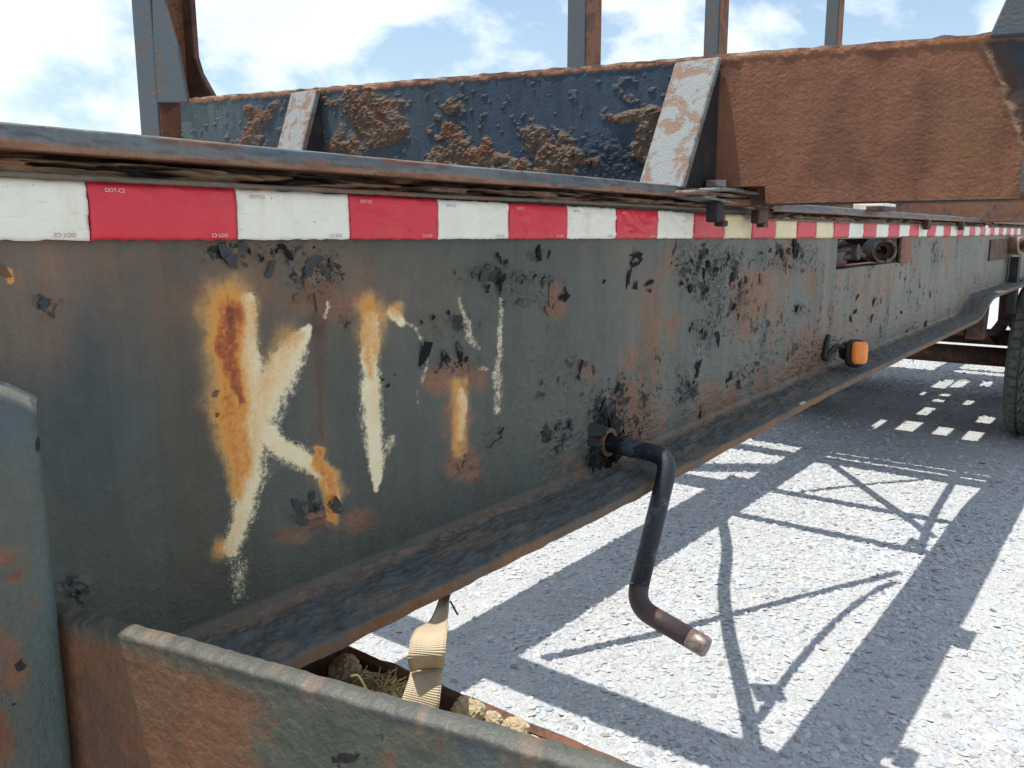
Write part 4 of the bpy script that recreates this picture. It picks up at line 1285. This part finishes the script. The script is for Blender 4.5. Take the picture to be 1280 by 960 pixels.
# ---- running gear: duals, axle, springs
def tyre_mesh(r=.515, w=.262):
    prof = []
    for k in range(41):
        t = -1 + 2 * k / 40
        prof.append((t * w / 2 * .86, r - .010 * t * t, 1))
    side = [(.135, r - .035), (.140, r - .08), (.143, r - .13), (.138, r - .18), (.122, r - .225), (.118, r - .235)]
    P_ = [(-a, b, 0) for a, b in side[::-1]] + prof + [(a, b, 0) for a, b in side]
    n = 200
    V, F = [], []
    for i in range(n):
        a = 2 * math.pi * i / n
        for k, (y, rad, tr) in enumerate(P_):
            if tr:
                u = y / w
                groove = min(abs(u), abs(abs(u) - .22)) < .022
                lug = abs(u) > .26 and (i % 4 == 0)
                z_ = (i + int(40 * abs(u)) % 4) % 6 == 0 and abs(u) < .22
                rad = rad - (.014 if groove or lug or z_ else 0)
            V.append((rad * math.sin(a), y, rad * math.cos(a)))
    m = len(P_)
    for i in range(n):
        for k in range(m - 1):
            F.append((i * m + k, ((i + 1) % n) * m + k, ((i + 1) % n) * m + k + 1, i * m + k + 1))
    me = bpy.data.meshes.new('tyre')
    me.from_pydata(V, [], F)
    return me
tm = tyre_mesh(); tm.materials.append(M['rubber'])
def rim_mesh():
    bm = bmesh.new()
    n = 48
    prof = [(-.118, .285), (-.11, .30), (-.09, .27), (.02, .26), (.05, .20), (.05, .11), (.09, .10), (.10, .05), (.10, .0)]
    L = [[bm.verts.new((b * math.cos(6.28319 * k / n), a, b * math.sin(6.28319 * k / n))) for k in range(n)] for a, b in prof[:-1]]
    L2 = [[bm.verts.new((b * math.cos(6.28319 * k / n), a, b * math.sin(6.28319 * k / n))) for k in range(n)] for a, b in ((.118, .285), (.11, .30), (.09, .27))]
    for Ls in (L, L2):
        for a, b in zip(Ls[:-1], Ls[1:]):
            for k in range(n):
                bm.faces.new((a[k], a[(k + 1) % n], b[(k + 1) % n], b[k]))
    for k in range(n):
        bm.faces.new((L2[2][k], L2[2][(k + 1) % n], L[3][(k + 1) % n], L[3][k]))
    bm.faces.new(L[-1])
    me = bpy.data.meshes.new('rim')
    bmesh.ops.recalc_face_normals(bm, faces=bm.faces)
    bm.to_mesh(me); bm.free()
    me.materials.append(M['rim'])
    return me
rm = rim_mesh()
AX = (6.62, 7.88)
for ax in AX:
    for k, yc in enumerate((.592, .265, 2.34, 2.67)):
        wl = bpy.data.objects.new('wheel', tm)
        C.objects.link(wl)
        wl.parent = trailer
        wl.matrix_parent_inverse = IDENT['log_trailer']
        wl.location = (ax, yc, .512)
        wl.rotation_euler = (0, R(37 * k + 11), 0)
        r_ = bpy.data.objects.new('rim', rm)
        C.objects.link(r_)
        r_.parent = wl
        r_.rotation_euler = (0, 0, math.pi if k in (0, 3) and False else 0)
    axl = tube('axle', [(ax, .30, .512), (ax, 2.66, .512)], .065, 'brown', trailer, 18)
    for ys in (.88, 1.78):
        sp = link('spring_pack', None, None, trailer)
        IDENT[sp.name] = Matrix()
        for q in range(5):
            ln = .52 - .08 * q
            pts = [(ax + ln * t, ys, .66 - .016 * q + .05 * t * t) for t in np.linspace(-1, 1, 13)]
            bm = bmesh.new()
            L = [[bm.verts.new((p[0], p[1] + s * .04, p[2] + d)) for s, d in ((-1, 0), (1, 0), (1, .013), (-1, .013))] for p in pts]
            for a_, b_ in zip(L[:-1], L[1:]):
                for i in range(4):
                    bm.faces.new((a_[i], a_[(i + 1) % 4], b_[(i + 1) % 4], b_[i]))
            bm.faces.new(L[0]); bm.faces.new(L[-1][::-1])
            from_bm('leaf', bm, 'brown', sp)
for xh in (5.95, 7.25, 8.5):
    for ys in (.83, 1.73):
        h_ = prism('spring_hanger', [(xh - .12, ys, 1.07), (xh + .12, ys, 1.07), (xh + .05, ys, .70), (xh - .05, ys, .70)], (0, .10, 0), 'brown', trailer, .004)
box('suspension_crossbeam', (5.90, 6.02), (.94, 1.72), (.72, .90), 'brown', trailer, .006)
for yq in (1.02, 1.25, 1.48):
    tube('brake_chamber', [(5.78, yq, .80), (5.89, yq, .80)], [.075, .085], 'frame', trailer, 20)
box('subframe_rail', (5.4, 9.0), (.885, .945), (E - .345, E - .282), 'brown', trailer, .004)

# ------------------------------------------------------------------ outrigger step below the beam and the post beside it
ZO = E - .318
a0 = on_Z(66, 756, ZO); a1 = on_Z(790, 963, ZO)
dv = (a1 - a0)
a1 = a0 + dv * 1.35
a0 = Vector((a0.x - dv.x * .0, min(a0.y, YW - .014), ZO))
nu, nv = 420, 190
U, V = np.meshgrid(np.linspace(0, 1, nu), np.linspace(0, 1, nv))
dn = (a1 - a0); nrm = Vector((dn.y, -dn.x, 0)).normalized()      # towards the camera
if nrm.x > 0: nrm = -nrm
hp = .30
# profile: lower edge, up the face, rolled over the top
tv = .972
zz = np.where(V < tv, -hp + (hp - .004) * V / tv, -.004 + .004 * np.sin((V - tv) / (1 - tv) * 1.57))
offn = np.where(V < tv, .008, .008 - .012 * (V - tv) / (1 - tv))
PO = np.stack([a0.x + dn.x * U, a0.y + dn.y * U, ZO + zz], -1)
px, py = to_px(PO)
nA = fbm(U * 14, V * 7, 2, 5); nB = fbm(U * 70, V * 35, 4, 4); nC = fbm(U * 4, V * 2, 6, 3)
dsp = (nC - .5) * .004 + (nB - .5) * .001 + (fbm(U * 24, V * 0, 3, 4) - .5) * .002 * (V > .9)
offn = offn + dsp
PO[..., 0] += nrm.x * offn; PO[..., 1] += nrm.y * offn
PO[..., 2] += (V > .95) * (fbm(U * 60, V * 0 + 2, 5, 4) - .5) * .0022
co = np.ones(U.shape + (3,)) * A(76, 82, 78)
wx = px + (nA - .5) * 40
co = mixc(co, A(118, 80, 60), sm(352, 300, wx + (nB - .5) * 60) * sm(.95, .90, V + (nA - .5) * .05) * (.75 + .5 * (nA - .3)))
co = mixc(co, A(96, 80, 68), blob(px, py, 200, 860, 80, 60) * .5)
co = mixc(co, A(60, 66, 66), sm(.5, .7, nA) * .4)
co = mixc(co, A(52, 72, 92), sm(.25, .7, blob(wx, py, 606, 930, 32, 28) + (nB - .5) * .5) * .55)
for (x, y, a_, b_, s) in ((490, 945, 16, 20, .8), (660, 945, 20, 20, .6), (420, 905, 10, 8, .5), (560, 925, 10, 14, .5)):
    co = mixc(co, A(104, 76, 62), sm(.3, .8, blob(wx, py, x, y, a_, b_) * s + (nB - .5) * .9) * .7)
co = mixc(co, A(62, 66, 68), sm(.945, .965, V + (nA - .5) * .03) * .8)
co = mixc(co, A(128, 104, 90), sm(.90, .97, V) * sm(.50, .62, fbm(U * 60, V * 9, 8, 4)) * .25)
ch = np.zeros_like(px)
for (x, y, a_, b_) in ((415, 912, 8, 10), (482, 912, 6, 8), (450, 940, 20, 12)):
    ch = np.maximum(ch, blob(wx, py, x, y, a_, b_) * .62)
outrig = grid_obj('outrigger_plate', PO, co, np.stack([0 * px, ch, 0 * px], -1), 'web', trailer, tuple(-nrm * .003))
outrig['label'] = 'grey outrigger plate with a patch of orange rust and a sunlit top edge'
IDENT['outrigger_plate'] = Matrix()
XR = on_Z(560, 868, E - .53).x
# trough floor and far angle
zf = E - .575
prism('trough_floor', [(a0.x + .03, 1.35, zf), (XR, 1.35, zf), (XR, -.05, zf), (a1.x + .03, -.05, zf), (a0.x + .03, YW - .03, zf)], (0, 0, -.010), 'brown', outrig, .001)
bm = bmesh.new()
L = []
for k in range(141):
    y = -.05 + 1.40 * k / 140
    j = lambda s: (float(vn(np.array(y * 38.0 + s), np.array(s * 3.1), 4)) - .5) * .003
    L.append([bm.verts.new(q) for q in ((XR - .003, y, zf), (XR - .003 + j(1), y, E - .531 + j(2)), (XR + .004, y, E - .526 + j(2)), (XR + .009 + j(3), y, E - .528 + j(4)), (XR + .009, y, E - .545), (XR + .006, y, zf))])
for p_, q_ in zip(L[:-1], L[1:]):
    for i in range(6):
        bm.faces.new((p_[i], p_[(i + 1) % 6], q_[(i + 1) % 6], q_[i]))
bm.faces.new(L[0]); bm.faces.new(L[-1][::-1])
from_bm('trough_rail', bm, 'brown', outrig)
box('trough_hanger', (a0.x + .05, XR - .01), (YW + .03, YW + .045), (zf, E - .442), 'brown', outrig)

# ---- post in front of the web, rounded corner, sunlit top painted paler
pr = on_Y(50, 486, .70)
pt = on_Y(10, 470, .70)
nu, nv = 130, 260
U, V = np.meshgrid(np.linspace(0, 1, nu), np.linspace(0, 1, nv))
# plan: across the face then round the right corner
wface, rad = .42, .012
s_ = U * (wface + 1.57 * rad + .02)
xx = np.where(s_ < wface, pr.x - rad - wface + s_, pr.x - rad + rad * np.sin(np.clip((s_ - wface) / rad, 0, 1.57)))
yy = np.where(s_ < wface, .70, .70 + rad - rad * np.cos(np.clip((s_ - wface) / rad, 0, 1.57)))
yy = yy + np.clip(s_ - wface - 1.57 * rad, 0, 1)
def ptop(x):
    return pr.z + .010 + np.clip((pr.x - rad - x) * .10, 0, .012) - np.clip((x - (pr.x - .05)) / .05, 0, 1.2) ** 2 * .022
topz = ptop(xx)
z0_ = E - .95
ZZ = z0_ + (topz - z0_) * V
PP = np.stack([xx, yy, ZZ], -1)
px, py = to_px(PP)
nA = fbm(xx * 14, ZZ * 14, 3, 5); nB = fbm(xx * 60, ZZ * 60, 5, 4)
PP[..., 1] -= (nA - .5) * .004 + (nB - .5) * .0015
cp = np.ones(xx.shape + (3,)) * A(76, 84, 82)
cp = mixc(cp, A(66, 84, 90), sm(30, 60, px + (nA - .5) * 20) * .8)  # shade of the turned right-hand face painted as a cooler strip
cp = mixc(cp, A(58, 84, 108), blob(px, py, 20, 520, 30, 60) * .55)
wx, wy = px + (nA - .5) * 40, py + (nB - .5) * 60
for (x, y, a_, b_, s) in ((15, 712, 20, 14, 1), (10, 690, 24, 20, .5), (10, 800, 24, 40, .75), (20, 850, 26, 30, .7), (5, 930, 18, 40, .9), (35, 900, 14, 40, .5), (28, 515, 5, 5, .6), (52, 636, 6, 10, .6), (40, 760, 10, 14, .5)):
    cp = mixc(cp, A(116, 76, 58), sm(.25, .8, blob(wx, wy, x, y, a_, b_) * s + (nB - .5) * .8) * .8)
bl = 0 * px
cp = mixc(cp, A(84, 44, 36), blob(wx, wy, 20, 710, 10, 8) * .8 + blob(wx, wy, 2, 930, 10, 30) * .6)
ch = np.maximum(blob(wx, wy, 30, 840, 10, 12) * .55, blob(wx, wy, 50, 552, 4, 12) * .7)
ch = np.maximum(ch, blob(wx, wy, 15, 880, 12, 6) * .55)
cp = mixc(cp, A(150, 150, 146), sm(.985, .995, V) * .8)  # sunlit top edge painted as a pale band
post = grid_obj('post', PP, cp, np.stack([0 * px, ch, bl], -1), 'web', trailer, (-.002, .014, 0))
post['label'] = 'grey upright post plate with rust spots and a rounded corner'
IDENT['post'] = Matrix()
tube('post_rim', [(x_, .7065, float(ptop(x_)) - .003) for x_ in np.linspace(pr.x - rad - wface, pr.x - .004, 22)], .006, 'gusset', post, 8)

# ------------------------------------------------------------------ things lying in the trough
def clod(px_, py_, size, seed, label):
    bm = bmesh.new()
    bmesh.ops.create_icosphere(bm, subdivisions=4, radius=1)
    r = random.Random(seed)
    o_ = np.array([r.random() * 40, r.random() * 40])
    for v in bm.verts:
        n_ = v.co.normalized()
        f = .72 + .55 * float(fbm(np.array(n_.x * 1.7 + n_.z + o_[0]), np.array(n_.y * 1.7 + o_[1]), seed % 5, 4)) + .22 * float(vn(np.array(n_.x * 7 + o_[1]), np.array(n_.y * 7 + n_.z * 5), 3) - .5)
        v.co = Vector((n_.x * f * size, n_.y * f * size * 1.25, n_.z * f * size * .8))
    x = XR - size - .012
    v = ray(px_, py_); q = v * (x / v[0])
    me_o = from_bm('dirt_clod', bm, 'dirt')
    me_o.location = (x, q[1], max(q[2] + E, zf + size * .55))
    return tag(me_o, label, 'dirt clod')
clod(432, 836, .019, 1, 'crumbly tan dirt clod tucked under the beam flange at the end of the trough')
clod(455, 850, .013, 4, 'dark edged dirt clod between the flange and the tuft of hay')
clod(586, 886, .015, 2, 'knobbly tan dirt clod lying just past the strap in the trough')
clod(616, 899, .009, 5, 'small dirt clod between two larger clods past the strap')
clod(644, 912, .013, 3, 'flat tan dirt clod farthest past the strap in the trough')
# settled silt under them
bm = bmesh.new()
gx, gy = 16, 70
vs = []
for i in range(gx):
    for j in range(gy):
        x = a0.x + .05 + (XR - a0.x - .06) * i / (gx - 1); y = .1 + .9 * j / (gy - 1)
        vs.append(bm.verts.new((x, y, zf + .002 + .036 * float(fbm(np.array(x * 30), np.array(y * 30), 4, 4)) * (.35 + .65 * i / (gx - 1)))))
for i in range(gx - 1):
    for j in range(gy - 1):
        bm.faces.new((vs[i * gy + j], vs[(i + 1) * gy + j], vs[(i + 1) * gy + j + 1], vs[i * gy + j + 1]))
tag(from_bm('silt', bm, 'dirt'), 'dry brown silt settled in the bottom of the outrigger trough', 'dirt', kind='stuff')
# hay
hc = on_X(484, 858, XR - .035)
bm = bmesh.new()
rh = random.Random(4)
for k in range(170):
    c_ = Vector((hc.x + rh.gauss(0, .010), hc.y + rh.gauss(0, .015), hc.z - .006 + rh.gauss(0, .006)))
    d_ = Vector((rh.gauss(0, 1), rh.gauss(0, 1), rh.gauss(0, .45))).normalized()
    ln = rh.uniform(.008, .020)
    w_ = d_.orthogonal().normalized() * .0007; w2 = d_.cross(w_).normalized() * .0007
    bend = Vector((rh.gauss(0, .005), rh.gauss(0, .005), rh.gauss(0, .005)))
    prev = None
    for t in (-1, 0, 1):
        ce = c_ + d_ * ln * t + bend * (1 - t * t)
        cur = [bm.verts.new(ce + w_), bm.verts.new(ce + w2), bm.verts.new(ce - w_ - w2)]
        if prev:
            for i in range(3):
                bm.faces.new((prev[i], prev[(i + 1) % 3], cur[(i + 1) % 3], cur[i]))
        prev = cur
tag(from_bm('hay_tuft', bm, 'hay'), 'tuft of dry yellow hay beside the tan strap in the trough', 'hay')
for k, (pa, pb_, lb) in enumerate((((438, 845), (458, 862), 'single pale straw stalk leaning on the outrigger edge by the flange'), ((640, 925), (690, 935), 'long curved straw stalk at the thin end of the trough'))):
    p_, q_ = on_X(pa[0], pa[1], .56), on_X(pb_[0], pb_[1], .58)
    tag(tube('straw_stalk', smooth_path([p_, (p_ + q_) / 2 + Vector((0, 0, .008)), q_], 5), .0013, 'hay', None, 6), lb, 'straw')

# ------------------------------------------------------------------ tan webbing strap
def ribbon(name, pts, widths, sides, th, mat, parent=None):
    pts = [Vector(p) for p in pts]
    bm = bmesh.new()
    uvl = bm.loops.layers.uv.new('UVMap')
    L, acc = [], 0.0
    n = len(pts)
    for i, p in enumerate(pts):
        t = (pts[min(i + 1, n - 1)] - pts[max(i - 1, 0)]).normalized()
        sd = Vector(sides[i]); sd = (sd - t * sd.dot(t)).normalized()
        nn = t.cross(sd)
        if i: acc += (p - pts[i - 1]).length
        row = []
        m = 7
        for s in (1, -1):
            for k in range(m):
                a = -1 + 2 * k / (m - 1)
                row.append((bm.verts.new(p + sd * widths[i] * a * s + nn * (th * s + .0018 * math.cos(a * 2.2))), acc, a * s))
        L.append(row)
    for A_, B_2 in zip(L[:-1], L[1:]):
        for k in range(len(A_)):
            j = (k + 1) % len(A_)
            f = bm.faces.new((A_[k][0], A_[j][0], B_2[j][0], B_2[k][0]))
            f.smooth = True
            for lp, src in zip(f.loops, (A_[k], A_[j], B_2[j], B_2[k])):
                lp[uvl].uv = (src[1] * 8, src[2] * .25 + .5)
    bm.faces.new([q[0] for q in L[0]]); bm.faces.new([q[0] for q in L[-1]][::-1])
    return from_bm(name, bm, mat, parent)
spts = [on_X(512, 925, .60), on_X(524, 885, .60), on_X(532, 850, .615), on_X(535, 820, .635), on_X(540, 795, .66), on_X(550, 772, .70), on_X(555, 752, .74), on_X(560, 728, .79), on_X(566, 700, .84)]
spts = smooth_path(spts, 5)
m_ = len(spts)
sidev = [Vector((sT, -cT, 0)) * 1.0 + Vector((0, 0, .25 * math.sin(i / m_ * 3))) for i in range(m_)]
def sw(i):
    t = i / (m_ - 1) * 8
    return float(np.interp(t, [0, 1, 2, 3, 4, 5, 6, 8], [.021, .0205, .018, .0165, .0175, .010, .0068, .008]))
strap = ribbon('cargo_strap', spts, [sw(i) for i in range(m_)], sidev, .0011, 'strap')
tag(strap, 'folded tan webbing strap rising from the trough to the underside of the beam', 'strap')
kn = [on_X(534, 836, .622), on_X(533, 826, .612), on_X(534, 815, .612), on_X(536, 800, .622), on_X(540, 788, .640), on_X(545, 780, .668)]
kn = smooth_path(kn, 5)
ribbon('strap_fold', kn, [float(np.interp(i / (len(kn) - 1), [0, .25, .6, .85, 1], [.0175, .0195, .0195, .0175, .010])) for i in range(len(kn))], [Vector((sT, -cT, .12))] * len(kn), .0016, 'strap', strap)
q0, q1 = on_X(563, 752, .74), on_X(572, 768, .72)
tube('loose_end', [q0, q1], .0012, 'hose', strap, 6)

# ------------------------------------------------------------------ render settings
S.cycles.use_denoising = True
S.cycles.max_bounces = 5
S.cycles.diffuse_bounces = 3
S.cycles.glossy_bounces = 2
